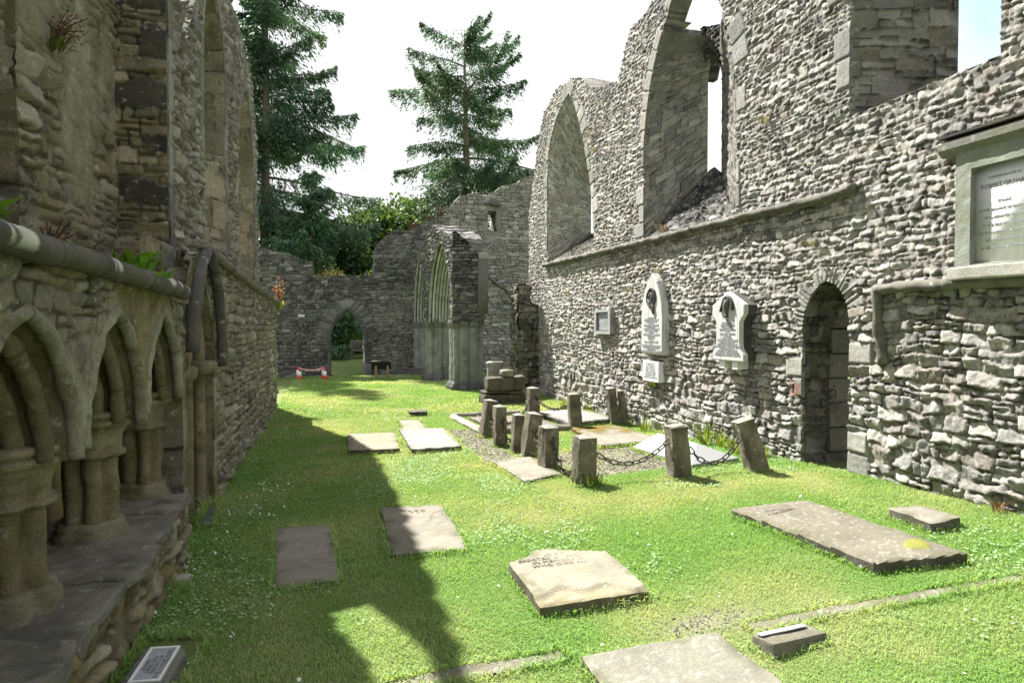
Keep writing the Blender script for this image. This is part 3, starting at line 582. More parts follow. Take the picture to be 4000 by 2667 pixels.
mb = MB(); hp = [(-1.02, 5.47, 1.50), (-1.02, 5.50, 1.9)] + [(-1.02, y, z) for y, z in arch(6.18, .68, 1.45, 2.36, 9)[::-1][1:]] + [(-1.02, 6.88, 1.32)]
sweep(mb, resample(hp, 60)[0], circ(.034, 10, .048), (1, 0, 0), (.09, .086, .08), True, .008, 12); mb.build('hood_moulding', M_STRING, lw)
# seat niches: columns, arches
def cl_col(root, y, zc, x=-1.38, big=1.0, seed=0):
    mb = MB(); loft(mb, lobes(60, .092 * big, .075 * big, 6, .4), [(.44, 1.0), (.7, .97), (zc - .14, 1.0)], (x, y), (.215, .19, .115), .01, seed, sub=.025)
    c = mb.build('column', M_ASH, root)
    mb = MB(); loft(mb, lobes(40, .16 * big, .035 * big, 6, .4), [(zc - .19, .90), (zc - .175, 1.02), (zc - .155, 1.03), (zc - .148, .88), (zc - .06, .92), (zc - .01, 1.06), (zc + .0, 1.19), (zc + .028, 1.22), (zc + .034, 1.1), (zc + .045, 1.1), (zc + .05, 1.22), (zc + .08, 1.24), (zc + .09, 1.02)], (x, y), (.25, .225, .145), .006, seed + 1, sub=.012); mb.build('capital', M_ASH, c)
    mb = MB(); loft(mb, lobes(40, .16 * big, .02 * big, 6, .4), [(.38, 1.28), (.455, 1.3), (.47, 1.17), (.50, 1.2), (.515, 1.06), (.54, 1.1), (.56, .98)], (x, y), (.25, .23, .155), .006, seed + 2, sub=.02); mb.build('column_base', M_ASH, c)
cl_col(lw, 2.32, 1.08, seed=1); cl_col(lw, 3.34, 1.10, seed=4); cl_col(lw, 4.39, 1.12, -1.38, .95, seed=7); cl_col(lw, 5.38, 1.14, -1.36, .9, seed=10)
for q, (a, b, z) in enumerate(SED):
    mb = MB(); c = (a + b) / 2; w = (b - a) / 2
    for (dw, xx, r, col) in ((-.0, -1.098, .034, (.36, .345, .27)), (-.062, -1.20, .036, (.235, .21, .13)), (-.10, -1.30, .038, (.22, .195, .115)), (-.135, -1.42, .042, (.21, .19, .11)), (-.12, -1.56, .045, (.2, .18, .1))):
        pa = resample([(xx, y, zz) for y, zz in arch(c, w + dw + .0, z, z + .64 + dw * 1.2, 10)], 72)[0]
        sweep(mb, pa, [(px_ * (1.15 if px_ > 0 else .9), py_) for px_, py_ in circ(r, 14)], (1, 0, 0), tuple(.82 * v for v in col), True, .008, 50 + q, 1 + .1 * vn(np.arange(72) * .22, np.full(72, q * 3.1 + xx * 9), 5))
    # soffit web between the ribs
    fa = resample(arch(c, w + .01, z, z + .65, 10), 30)[0]; fb = resample(arch(c, w - .15, z, z + .5, 10), 30)[0]
    ruled(mb, p3(XL - .02, fa), p3(-1.72, fb), .03, .05, lambda t, s: (.006 * fbm(t * 9, s * 9, 52), np.array((.19, .17, .1)) * (1 + .25 * fbm(t * 6, s * 6, 53))[..., None]), 1)
    mb.build('niche_arch', M_ASH, lw)
# bench
mb = MB()
relief(mb, [(1.2, -.2), (5.22, -.2), (5.22, .42), (1.2, .42)], [], np.arange(1.2, 5.24, .014), np.arange(-.2, .44, .014), ((-1.04, 0, 0), (0, 1, 0), (0, 0, 1), (1, 0, 0)), lambda u, v, h: (lambda q: (q[0], stain_shade(stain_shade(q[1], .6 * sst(fbm(u * 3, v * 4, 61), 0, .4), (.24, .2, .09)), .5 * sst(fbm(u * 4, v * 4, 66), .1, .4), (.35, .32, .24))))(stone_field(u, v, 62, lambda y: .11, (1, 3.2), .03, .3, .01, .03, .035, OCHRE, (.2, .17, .1))), .06)
relief(mb, [(-1.2, -.2), (-1.04, -.2), (-1.04, .35), (-1.2, .42)], [], np.arange(-1.2, -1.02, .02), np.arange(-.2, .44, .02), ((0, 5.22, 0), (1, 0, 0), (0, 0, 1), (0, 1, 0)), lambda u, v, h: stone_field(u, v, 63, lambda y: .11, (1, 3.2), .03, .3, .01, .03, .02, OCHRE))
bench = mb.build('stone_bench', M_LEFT, lw)
yb = 1.2; k = 0; rg = random.Random(12)
while yb < 5.1:
    ln = min(rg.uniform(.42, .72), 5.24 - yb); hz = .05 if yb + ln > 3.05 else .11
    mb = MB(); block(mb, (-1.36 + rg.uniform(-.015, .015), yb + ln / 2, .385), (.78 + rg.uniform(-.03, .05), ln - .008, .05 + hz * .6), Euler((0, R(rg.uniform(-1, 2)), R(rg.uniform(-2, 2)))).to_matrix(), .022, .03, 26, (.155, .148, .128), 70 + k, 0, 4, .4); mb.build('seat_slab', M_SLAB, bench); yb += ln; k += 1
def dark_string():
    mb = MB(); P = resample([(-1.03, 1.2, 2.0), (-1.03, 3.2, 1.985), (-1.03, 5.25, 1.955)], 190)[0]
    sweep(mb, P, circ(.05, 16, .055), (0, 0, 1), (.08, .075, .062), True, .008, 13)
    V = np.concatenate(mb.V); C = np.concatenate(mb.C)
    # white lichen blotches running across the roll
    f = vn(V[:, 1] * 13, V[:, 2] * 2.5, 77) + .5 * vn(V[:, 1] * 40, V[:, 2] * 12, 78); m = sst(f, .42, .55) * sst(V[:, 2], 1.955, 1.985) * sst(V[:, 0], -1.055, -1.03)
    mb.C = [stain_shade(C, m * .85, (.5, .5, .45))]; mb.V = [V]
    mb.build('string_course', M_DKSTR, lw)
dark_string()
mb = MB(); string(mb, [(-1.05, 6.62, 2.37), (-1.06, 10, 2.28), (-1.06, 14.28, 2.21)], .05, .045, (.15, .14, .115), 8); mb.build('string_course', M_STRING, lw)
# upper wall with windows
hA = [(10.25, 2.55)] + arch(9.4, .85, 4.95, 6.2, 8) + [(8.55, 2.55)]
hB = [(6.76, 1.7)] + arch(4.75, 2.01, 4.55, 6.0, 10) + [(2.74, 1.7)]
hC = [(13.85, 2.55)] + arch(12.7, 1.15, 4.25, 5.95, 8) + [(11.55, 2.55)]
hL = [(7.39, 4.6), (8.12, 5.45), (8.05, 6.3), (6.6, 6.35), (6.2, 5.95), (7.14, 5.15)]  # gap added above view, shaped to throw a sun patch on the lawn
topu = ragged([(14.5, 2.1), (14.45, 3.8), (14.2, 5.6), (13.6, 6.3), (12.8, 6.55), (11.4, 6.68), (9, 6.68), (1.2, 6.68)], .05, .16, 15)
out_u = [(1.2, 1.9), (14.5, 2.1)] + topu[1:]
def up_h(u, v, hd):
    H, c = stone_field(u, v, 91, lambda y: .1, (.9, 2.8), .04, .35, .009, .022, .03, [tuple(.4 * a + .6 * b for a, b in zip(x, y)) for x, y in zip(OCHRE, GREY)], (.28, .26, .2))
    c = stain_shade(c, .55 * sst(fbm(u * 1.4, v * .7, 92), 0, .5), (.15, .14, .125))
    for (d, s), k in zip(hd[:3], (1, 2, 3)): H, c = quoin_ring(H, c, d, s, 93 + k, .15, .34, .012, MIDG, 1.1, alt=.4)
    return H, c
mb = MB(); us = axis((1.2, 6.7, .06), (6.7, 14.56, .018)); vs = np.arange(1.88, 6.75, .018)
relief(mb, out_u, [hA, hB, hC, hL], us, vs, FU, up_h, lambda u, v: np.where(u > 13.9, .8, .03), nside=3, seed=19)
sh = lambda P, d: [(y + 2.41 * d, z + 3.15 * d) for y, z in P]
bo = [(1.2, 1.9), (14.4, 2.1), (14.3, 5.2), (13, 6.2), (9.6, 6.3), (9.0, 5.6), (7.0, 5.6), (6.6, 6.2), (1.2, 6.2)]
back_sheet(mb, bo, [[(10.1, 2.9), (10.1, 4.4), (9.4, 5.4), (8.7, 4.4), (8.7, 2.9)], [(13.6, 2.9), (13.6, 4.4), (12.7, 5.5), (11.8, 4.4), (11.8, 2.9)]], FU, .8)
mb.build('upper_masonry', M_UPPER, lw)
def emb(h, seed, back):
    mb = MB(); f = resample(h, 44)[0]; b = resample(back, 44)[0]
    ruled(mb, p3(XU, f), p3(XU - .8, b), .022, .025, dressed(seed, .34, .012, [(.24, .215, .15), (.20, .185, .15), (.29, .265, .2), (.17, .155, .12)], (1.5, 3)), 1)
    ruled(mb, line((XU, h[0][0], h[0][1]), (XU, h[-1][0], h[-1][1]), 6), line((XU - .8, back[0][0], back[0][1]), (XU - .8, back[-1][0], back[-1][1]), 6), .03, .03, dressed(seed + 1, .2), -1)
    mb.build('window_embrasure', M_UPPER, lw)
emb(hA, 101, [(10.1, 2.9)] + arch(9.4, .7, 4.95, 5.9, 8) + [(8.7, 2.9)]); emb(hC, 103, [(13.6, 2.9)] + arch(12.7, .9, 4.3, 5.5, 8) + [(11.8, 2.9)])
# recess B: dark quoined jamb, plastered panel, inner jamb and inner panel
mb = MB()
def jamb_h(u, v, h):
    H, c = stone_field(u, v, 111, lambda y: .11, (1.5, 4), .02, .4, .008, .02, .02, [(.21, .185, .12), (.17, .15, .1), (.28, .255, .19), (.14, .125, .09)], (.24, .21, .13))
    q = v / .46 + .25 * vn(v * 1.3, v * 0, 13) + .10 * vn(u * 6, v * 3, 3) + .05 * vn(u * 19, v * 15, 4); i = np.floor(q); f = q - i; hi = .38 + .34 * hash3(i, i * 0 + 4, i * 0, 5); m = (f < hi) & (u > -1.95 + .34 * hash3(i, i * 0, i * 0, 5) ** 2 + .04 * vn(v * 9, u * 9, 6))
    d = np.minimum(f * .46, (hi - f) * .46); e = sst(d, .002, .02)
    return np.where(m, .02 * e + .008 * fbm(u * 14, v * 14, 8), H), np.where(m[..., None], np.array((.055, .05, .045)) * (.8 + .5 * hash3(i, i * 0 + 1, i * 0, 5))[..., None] + .05 * (1 - e)[..., None], c)
relief(mb, [(-1.93, 1.9), (XU, 1.9), (XU, 6.3), (-1.93, 6.3)], [], np.arange(-1.93, XU + .01, .011), np.arange(1.9, 6.3, .014), ((0, 6.75, 0), (1, 0, 0), (0, 0, 1), (0, -1, 0)), jamb_h)
def pan_h(u, v, h):
    H, c = stone_field(u, v, 112, lambda y: .12, (1.1, 3), .04, .3, .012, .03, .03, OCHRE, (.29, .265, .2)); p = sst(fbm(u * 1.7, v * 1.3, 113), -.45, .2) * .88
    pc = np.array((.275, .25, .185)) * (1 + .3 * fbm(u * 6, v * 4, 114))[..., None]; pc = stain_shade(pc, .5 * sst(fbm(u * 2, v * 1.2, 115), 0, .5), (.2, .18, .085))
    return H * (1 - p) + p * .012 * fbm(u * 9, v * 9, 116), c * (1 - p)[..., None] + pc * p[..., None]
relief(mb, [(4.77, 1.9), (6.8, 1.9), (6.8, 5.2), (4.77, 5.2)], [], np.arange(4.77, 6.8, .018), np.arange(1.9, 5.2, .018), ((-1.88, 0, 0), (0, 1, 0), (0, 0, 1), (1, 0, 0)), pan_h, .3, sidecol=.9)
relief(mb, [(-2.6, 1.9), (-1.87, 1.9), (-1.87, 5.2), (-2.6, 5.2)], [], np.arange(-2.6, -1.86, .02), np.arange(1.9, 5.2, .02), ((0, 4.77, 0), (1, 0, 0), (0, 0, 1), (0, -1, 0)), lambda u, v, h: stone_field(u, v, 117, lambda y: .3, (1.2, 2.5), .02, .2, .008, .015, .012, [(.13, .115, .075), (.17, .15, .1), (.11, .1, .07)], (.15, .13, .08)))
relief(mb, [(1.2, 1.9), (4.9, 1.9), (4.9, 5.2), (1.2, 5.2)], [], np.arange(1.2, 4.9, .05), np.arange(1.9, 5.2, .05), ((-2.5, 0, 0), (0, 1, 0), (0, 0, 1), (1, 0, 0)), pan_h)
mb.build('window_recess', M_UPPER, lw)

# ------------------------------------------------------------------ far west wall
YF = 23.4; FF = ((0, YF, 0), (1, 0, 0), (0, 0, 1), (0, -1, 0))
fw = thing('ruined_wall', 'dark shaded far wall with stepped broken top and a pointed archway', 'wall', (1.5, YF, 0))
topf = ragged([(7.8, 7.3), (7.1, 7.25), (6.1, 6.9), (5.9, 6.7), (4.6, 6.45), (4.25, 6.1), (4.1, 5.75), (3.4, 5.5), (2.86, 5.2), (2.17, 5.1), (1.6, 4.62), (1.5, 4.4), (1.46, 3.52), (.4, 3.46), (-.54, 3.47), (-.57, 3.95), (-1.4, 4.2), (-2.2, 4.36), (-4.5, 4.6)], .1, .2, 31)
out_f = [(-4.5, -.3), (7.8, -.3)] + topf
fdoor = [(1.13, -.4), (1.13, 1.25)] + arch(.56, .57, 1.25, 2.26, 10) + [(-.01, 1.25), (-.01, -.4)]
fwin = [(5.9, 5.2), (5.9, 5.95), (5.57, 5.95), (5.57, 5.2)]
def fw_h(u, v, hd):
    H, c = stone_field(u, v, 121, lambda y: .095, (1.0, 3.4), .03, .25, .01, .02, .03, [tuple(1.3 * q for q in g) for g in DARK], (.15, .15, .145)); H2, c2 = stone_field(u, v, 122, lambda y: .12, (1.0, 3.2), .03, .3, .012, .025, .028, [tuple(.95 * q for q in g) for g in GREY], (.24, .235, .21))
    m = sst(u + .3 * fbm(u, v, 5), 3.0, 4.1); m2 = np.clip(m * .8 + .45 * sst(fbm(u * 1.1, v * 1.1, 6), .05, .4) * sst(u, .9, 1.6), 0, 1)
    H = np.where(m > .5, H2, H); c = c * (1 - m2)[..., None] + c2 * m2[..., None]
    (d1, s1), (d2, s2) = hd
    H, c = quoin_ring(H, c, d1, s1, 123, .45, .075, .03, DARK, 1.25, smin=1.7, smax=4.2, alt=.15)
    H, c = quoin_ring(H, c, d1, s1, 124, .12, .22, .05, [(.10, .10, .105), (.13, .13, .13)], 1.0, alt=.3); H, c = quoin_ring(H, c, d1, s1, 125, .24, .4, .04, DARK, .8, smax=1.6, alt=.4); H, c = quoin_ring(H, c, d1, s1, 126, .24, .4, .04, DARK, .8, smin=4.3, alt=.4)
    H, c = quoin_ring(H, c, d2, s2, 127, .14, .3, .02, MIDG, .9, alt=.3)
    return H, c
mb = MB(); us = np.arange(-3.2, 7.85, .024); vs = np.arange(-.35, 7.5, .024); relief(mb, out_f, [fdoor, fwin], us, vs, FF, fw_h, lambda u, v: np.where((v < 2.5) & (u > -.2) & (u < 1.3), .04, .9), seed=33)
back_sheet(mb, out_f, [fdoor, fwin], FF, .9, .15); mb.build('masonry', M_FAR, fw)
mb = MB(); pF = lambda Y, pts: [(x, Y, z) for x, z in pts]
ruled(mb, pF(YF, fdoor), pF(YF + .9, fdoor), .04, .06, dressed(128, .3, .01, [(.2, .2, .18), (.27, .26, .22), (.16, .16, .15)]), 1)
sweep(mb, resample(pF(YF - .03, [(1.19, 0), (1.19, 1.25)] + arch(.56, .63, 1.25, 2.34, 10) + [(-.07, 0)]), 60)[0], circ(.055, 8), (0, 1, 0), (.09, .09, .092), True, .008, 3); mb.build('archway', M_FAR, fw)
mb = MB(); ruled(mb, pF(YF, fwin + [fwin[0]]), pF(YF + .9, fwin + [fwin[0]]), .05, .08, dressed(129, .2, .01, [(.3, .27, .22), (.24, .22, .19)]), 1); block(mb, (5.73, YF - .06, 6.12), (.62, .16, .12), None, .03, .015, 6, (.1, .1, .1), 9); mb.build('small_window', M_FAR, fw)
mb = MB(); string(mb, [(4.9, YF - .05, 3.98), (5.43, YF - .05, 3.62), (6.9, YF - .05, 2.6)], .05, .04, (.14, .135, .13), 31); mb.build('drip_course', M_STRING, fw)
mb = MB(); block(mb, (-.32 - .65, YF - .03, 2.02), (.22, .06, .1), None, .01, .004, 4, (.55, .55, .52), 3); mb.build('pale_stone', M_SLAB, fw)
mb = MB()
for x in (-.13, 1.27): block(mb, (x, YF - .05, -.05), (.22, .3, .45), None, .04, .02, 6, (.11, .11, .115), int(x * 9) + 20)
mb.build('jamb_base', M_FAR, fw)

# ------------------------------------------------------------------ nave arcade
ar = thing('arcade', 'broken nave arcade with ribbed pointed arches on clustered stone piers', 'arcade', (3.5, 20, 0))
XA0, XA1 = 3.12, 3.95
a1 = (17.2, 20.5); a2 = (21.25, 23.3)
A1 = arch((a1[0] + a1[1]) / 2, (a1[1] - a1[0]) / 2, 1.82, 4.25, 12); A2 = arch((a2[0] + a2[1]) / 2, (a2[1] - a2[0]) / 2, 1.82, 4.15, 12)
topa = ragged([(23.5, 4.9), (22.6, 4.6), (21.4, 4.35), (20.6, 4.55), (19.8, 4.72), (19.2, 4.62), (18.6, 4.45), (17.9, 4.3), (17.25, 4.05), (17.15, 3.5)], .05, .14, 41)
oa = [(17.12, 1.78), (17.2, 1.78)] + A1[::-1] + [(20.5, 1.78), (21.25, 1.78)] + A2[::-1] + [(23.3, 1.78), (23.5, 1.78)] + topa
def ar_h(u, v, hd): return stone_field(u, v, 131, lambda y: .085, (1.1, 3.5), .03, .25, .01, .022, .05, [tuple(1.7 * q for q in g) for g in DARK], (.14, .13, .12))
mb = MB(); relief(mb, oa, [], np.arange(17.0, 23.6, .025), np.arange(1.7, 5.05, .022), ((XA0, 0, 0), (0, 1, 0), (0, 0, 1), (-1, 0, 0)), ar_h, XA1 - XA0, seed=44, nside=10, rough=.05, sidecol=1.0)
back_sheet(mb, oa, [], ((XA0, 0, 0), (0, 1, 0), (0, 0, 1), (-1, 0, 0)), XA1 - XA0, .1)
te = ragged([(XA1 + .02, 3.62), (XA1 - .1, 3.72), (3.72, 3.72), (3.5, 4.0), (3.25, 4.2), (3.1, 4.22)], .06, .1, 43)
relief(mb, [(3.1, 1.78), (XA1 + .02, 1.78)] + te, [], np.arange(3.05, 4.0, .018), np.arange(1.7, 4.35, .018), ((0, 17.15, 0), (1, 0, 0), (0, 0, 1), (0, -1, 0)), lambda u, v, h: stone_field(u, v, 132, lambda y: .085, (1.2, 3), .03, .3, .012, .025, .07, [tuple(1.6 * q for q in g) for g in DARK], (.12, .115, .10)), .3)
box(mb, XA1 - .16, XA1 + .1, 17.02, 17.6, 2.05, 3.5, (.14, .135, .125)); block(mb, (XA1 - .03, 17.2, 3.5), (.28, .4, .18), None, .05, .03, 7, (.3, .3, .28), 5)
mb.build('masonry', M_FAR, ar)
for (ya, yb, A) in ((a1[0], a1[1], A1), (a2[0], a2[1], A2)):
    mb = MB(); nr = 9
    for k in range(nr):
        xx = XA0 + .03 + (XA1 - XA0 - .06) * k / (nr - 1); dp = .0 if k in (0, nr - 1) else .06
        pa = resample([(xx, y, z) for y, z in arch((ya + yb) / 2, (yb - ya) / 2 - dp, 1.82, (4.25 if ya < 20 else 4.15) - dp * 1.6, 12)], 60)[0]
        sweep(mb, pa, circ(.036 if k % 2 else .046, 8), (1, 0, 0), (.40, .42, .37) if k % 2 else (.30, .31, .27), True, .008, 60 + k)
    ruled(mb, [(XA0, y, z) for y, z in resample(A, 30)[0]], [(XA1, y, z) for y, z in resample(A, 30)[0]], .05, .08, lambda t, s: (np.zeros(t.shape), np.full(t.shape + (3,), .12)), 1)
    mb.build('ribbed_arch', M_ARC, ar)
def pier(y, depth, seed, x=3.55, w=.86):
    pts = []
    for k in range(120):
        a = 2 * math.pi * k / 120; r = 1 + .2 * abs(math.cos(a * 5)) ** .6 - .14; c, s = math.cos(a), math.sin(a); p = 5
        q = (abs(c) ** p + abs(s) ** p) ** (-1 / p); pts.append((w / 2 * q * c * r, depth / 2 * q * s * r))
    mb = MB(); loft(mb, pts, [(0, 1), (1.7, 1)], (x, y), (.215, .22, .205), .012, seed); o = mb.build('pier', M_ARC, ar)
    mb = MB(); loft(mb, pts, [(1.66, 1.0), (1.70, 1.06), (1.78, 1.1), (1.84, 1.1), (1.86, 1.0)], (x, y), (.15, .15, .14), .01, seed + 1, sub=.03); mb.build('capital', M_ARC, o)
    mb = MB(); loft(mb, pts, [(-.05, 1.22), (.1, 1.22), (.12, 1.14), (.17, 1.16), (.2, 1.06), (.24, 1.02)], (x, y), (.11, .11, .11), .012, seed + 2, sub=.03); mb.build('pier_base', M_ARC, o)
pier(17.5, .72, 1, 3.56, .8); pier(20.9, .8, 5); pier(23.25, .5, 9)

ar.rotation_euler = (0, 0, .045); ar.location.x -= .12
# ------------------------------------------------------------------ things on the right wall
def text(body, size, loc, rot, mat, parent, **k):
    ls = body.split('\n')
    if len(ls) > 8: return text_mesh(body, size, loc, rot, mat, parent, **k)
    for q, l in enumerate(ls): text_mesh(l, size, Vector(loc) - rot @ Vector((0, q * size * k.get('space', 1), 0)), rot, mat, parent, **k)
def text_mesh(body, size, loc, rot, mat, parent, name='lettering', align='CENTER', ext=.0015, space=1.0, sx=1.0):
    cu = bpy.data.curves.new(name, 'FONT'); cu.body = body; cu.size = size; cu.align_x = align; cu.align_y = 'TOP'; cu.extrude = ext; cu.space_line = space; cu.resolution_u = 2
    t = bpy.data.objects.new('tmp', cu); COL.objects.link(t); bpy.context.view_layer.update()
    me = bpy.data.meshes.new_from_object(t.evaluated_get(bpy.context.evaluated_depsgraph_get())); bpy.data.objects.remove(t); me.name = name
    M = Matrix.Translation(Vector(loc) - Vector(OFF.get(parent.name, (0, 0, 0)))) @ rot.to_4x4() @ Matrix.Diagonal((sx, 1, 1, 1)); me.transform(M); me.materials.clear(); me.materials.append(mat)
    o = bpy.data.objects.new(name, me); COL.objects.link(o); o.parent = parent; OFF[o.name] = OFF.get(parent.name, (0, 0, 0)); return o
# text on a wall facing -X: letters run towards -Y (right in view), up is +Z
RX = Matrix(((0, 0, -1), (-1, 0, 0), (0, 1, 0)))
def prism(mb, pts, x0, x1, bevel=.0, col=None):
    """(y,z) outline given thickness along X, front at x0"""
    n = len(pts); P = np.asarray(pts, float); c = P.mean(0); F = c + (P - c) * (1 - bevel)
    V = [(x0, *p) for p in F] + [(x0 + (x1 - x0) * .12, *p) for p in P] + [(x1, *p) for p in P]
    fs = [[tuple(range(n))]]; qs = []
    for a in (0, n):
        for i in range(n): j = (i + 1) % n; qs.append((a + i, a + n + i, a + n + j, a + j))
    ar_ = sum(P[i][0] * P[(i + 1) % n][1] - P[(i + 1) % n][0] * P[i][1] for i in range(n))
    f = np.array(qs); g = np.array([range(n)])
    if ar_ > 0: f = f[:, ::-1]; g = g[:, ::-1]
    mb.add(V, [f, g], col)
# large memorial
t = thing('memorial', 'large white inscribed memorial panel in a deep grey stone frame under a projecting cornice', 'memorial', (4.95, 3.4, 2.1))
mb = MB(); Y0, Y1 = 4.17, 3.45
relief(mb, [(Y1, 2.08), (Y0, 2.08), (Y0, 3.1), (Y1, 3.1)], [[(Y1 + .13, 2.19), (Y0 - .13, 2.19), (Y0 - .13, 2.95), (Y1 + .13, 2.95)]], np.arange(Y1, Y0 + .01, .015), np.arange(2.08, 3.12, .015), ((4.89, 0, 0), (0, 1, 0), (0, 0, 1), (-1, 0, 0)), lambda u, v, h: (.004 * fbm(u * 14, v * 14, 4), np.array((.235, .25, .215)) * (1 + .2 * fbm(u * 7, v * 7, 5))[..., None]), .12, nside=2)
mb.build('frame', M_FRAME, t)
mb = MB(); prism(mb, [(Y1 + .1, 2.17), (Y0 - .12, 2.17), (Y0 - .12, 2.97), (Y1 + .1, 2.97)], 4.945, 5.0); mb.build('panel', M_WHITE, t)
mb = MB(); prof = [(0, 0), (.10, 0), (.115, .02), (.145, .05), (.15, .1), (.13, .12), (0, .14)]
V = [(4.99 - a, y, 3.09 + b) for y in (Y0 + .13, Y1 - .1) for a, b in prof]; n = len(prof); mb.add(V, [[(i, (i + 1) % n, n + (i + 1) % n, n + i) for i in range(n)], [tuple(range(n))], [tuple(range(2 * n - 1, n - 1, -1))]], (.2, .2, .18)); mb.build('cornice', M_STRING, t, smooth=False)
mb = MB(); box(mb, 4.83, 4.99, Y1 - .1, Y0 + .12, 3.232, 3.25, (.05, .05, .05)); mb.build('lead_flashing', M_DKSTR, t, smooth=False)
mb = MB(); block(mb, (4.92, (Y0 + Y1) / 2, 2.075), (.16, Y0 - Y1 + .06, .1), None, .012, .006, 12, (.33, .32, .29), 4); mb.build('sill', M_FRAME, t)
text('COMMEMORATIVE OF', .026, (4.943, 3.81, 2.87), RX, M_LETTER2, t); text('ROBERT GRAHAM', .046, (4.943, 3.81, 2.815), RX, M_LETTER, t, sx=1.0)
text('ESQUIRE\nOF THE GRAHAMS OF GARTMORE\nWHO DEPARTED THIS LIFE\nIN THE YEAR OF OUR LORD\nAND WAS INTERRED IN THIS CHOIR\nTHIS TABLET IS ERECTED\nBY HIS AFFECTIONATE FAMILY', .026, (4.943, 3.81, 2.68), RX, M_LETTER2, t, space=2.3)
# small framed tablet
t = thing('tablet', 'small dark framed tablet with pale lines, leftmost on the sunlit wall', 'tablet', (4.93, 11.35, 1.55))
mb = MB(); a, b, c, d = 11.0, 11.74, 1.56, 2.02
relief(mb, [(a, c), (b, c), (b, d), (a, d)], [[(a + .09, c + .06), (b - .09, c + .06), (b - .09, d - .05), (a + .09, d - .05)]], np.arange(a, b + .02, .03), np.arange(c, d + .01, .02), ((4.9, 0, 0), (0, 1, 0), (0, 0, 1), (-1, 0, 0)), lambda u, v, h: (.002 * vn(u * 9, v * 9), np.full(u.shape + (3,), .3)), .12, nside=1); mb.build('frame', M_FRAME, t)
mb = MB(); prism(mb, [(a + .08, c + .05), (b - .08, c + .05), (b - .08, d - .04), (a + .08, d - .04)], 4.94, 5.0); mb.build('plate', M_LEADP, t)
mb = MB()
for k in range(9): box(mb, 4.936, 4.94, a + .12, b - .12 - (.05 if k % 3 == 2 else 0), c + .085 + k * .036, c + .097 + k * .036)
mb.build('inscription', M_RIM, t, smooth=False)
# tall pointed memorial
t = thing('memorial', 'tall pointed grey marble memorial with a carved wreath near its tip', 'memorial', (4.9, 9.35, 1.27))
L0, R0 = 9.70, 9.0; oc = [(R0, 1.27), (R0, 1.85), (R0 + .03, 2.05), (R0 + .1, 2.25), (R0 + .2, 2.41), (9.36, 2.54), (9.49, 2.42), (9.60, 2.25), (L0 - .03, 2.05), (L0, 1.85), (L0, 1.27)]
mb = MB(); prism(mb, oc, 4.875, 5.0, .03); mb.build('slab', M_MARB, t, smooth=False)
mb = MB(); pa = [(4.87, 9.35 + .12 * math.cos(k / 24 * 6.283), 2.16 + .13 * math.sin(k / 24 * 6.283)) for k in range(25)]; sweep(mb, pa, circ(.028, 8), (1, 0, 0), (.06, .06, .06), True, .02, 3); pa2 = [(4.87, 9.35 + .05 * math.cos(k / 8 * 6.283), 2.15 + .08 * math.sin(k / 8 * 6.283)) for k in range(9)]; sweep(mb, pa2, circ(.03, 7), (1, 0, 0), (.09, .09, .09), True, .02, 5)
sweep(mb, [(4.87, 9.30, 2.08), (4.865, 9.26, 1.98), (4.873, 9.28, 1.9)], circ(.03, 7), (1, 0, 0), (.08, .08, .08), True, .01, 5); mb.build('wreath', M_DKSTR, t)
text('IN MEMORY OF\nTHE GRAHAMES OF GLENNY\nAND IN MEMORY OF\nALSO OF\nMAJOR DUNCAN GRAHAME\n6TH REGIMENT\nFOURTH SON OF THE ABOVE\nBORN IN GLENNY DIED\nALSO OF\nCAPTAIN DUNCAN S. GRAHAM\n6TH REGIMENT\nDIED AT SEA\nALSO\nHELEN GRAHAM HIS WIFE\nALSO\nHER THREE SONS AND HIS WIDOW\nIN THE FAITH OF A GLORIOUS\nRESURRECTION\nAND OF WALTER DUNCAN GRAHAM', .047, (4.872, 9.35, 1.86), RX, M_LETTER2, t, space=.62, sx=.82)
# white plaque
t = thing('plaque', 'small white inscribed plaque directly below the tall pointed memorial', 'plaque', (4.93, 9.42, .83))
mb = MB(); prism(mb, [(9.16, .83), (9.16, 1.15), (9.68, 1.15), (9.68, .83)], 4.9, 5.0, .01); mb.build('slab', M_WHITE, t, smooth=False)
text('IN MEMORY OF\nJANET GRAHAM\nBORN AT GLENNY\nDIED IN HER YEAR\nAND OF HER SISTER\nERECTED BY THEIR\nBROTHER AND FRIENDS', .04, (4.898, 9.42, 1.13), RX, M_LETTER2, t, space=.9)
# shield memorial
t = thing('memorial', 'shield shaped pale stone memorial with gabled head and carved urn on two stubby brackets', 'memorial', (4.85, 7.2, 1.17))
oc = [(6.86, 1.27), (6.86, 1.36), (6.93, 1.42), (6.95, 1.5), (6.95, 1.76), (6.9, 1.82), (6.86, 1.86), (6.86, 1.97), (7.2, 2.14), (7.54, 1.97), (7.54, 1.86), (7.5, 1.82), (7.45, 1.76), (7.45, 1.5), (7.47, 1.42), (7.54, 1.36), (7.54, 1.27)]
mb = MB(); prism(mb, oc, 4.81, 4.87, .035, (.4, .4, .4)); o = mb.build('slab', M_MARB, t, smooth=False)
mb = MB(); prism(mb, [((y - 7.2) * .97 + 7.2, (z - 1.7) * .985 + 1.7) for y, z in oc], 4.86, 5.0); mb.build('flank', M_GRANF, t, smooth=False)
for yy in (7.36, 7.08): mb = MB(); box(mb, 4.84, 5.0, yy - .055, yy + .055, 1.17, 1.267, (.5, .5, .47)); mb.build('bracket', M_WHITE, t, smooth=False)
mb = MB()
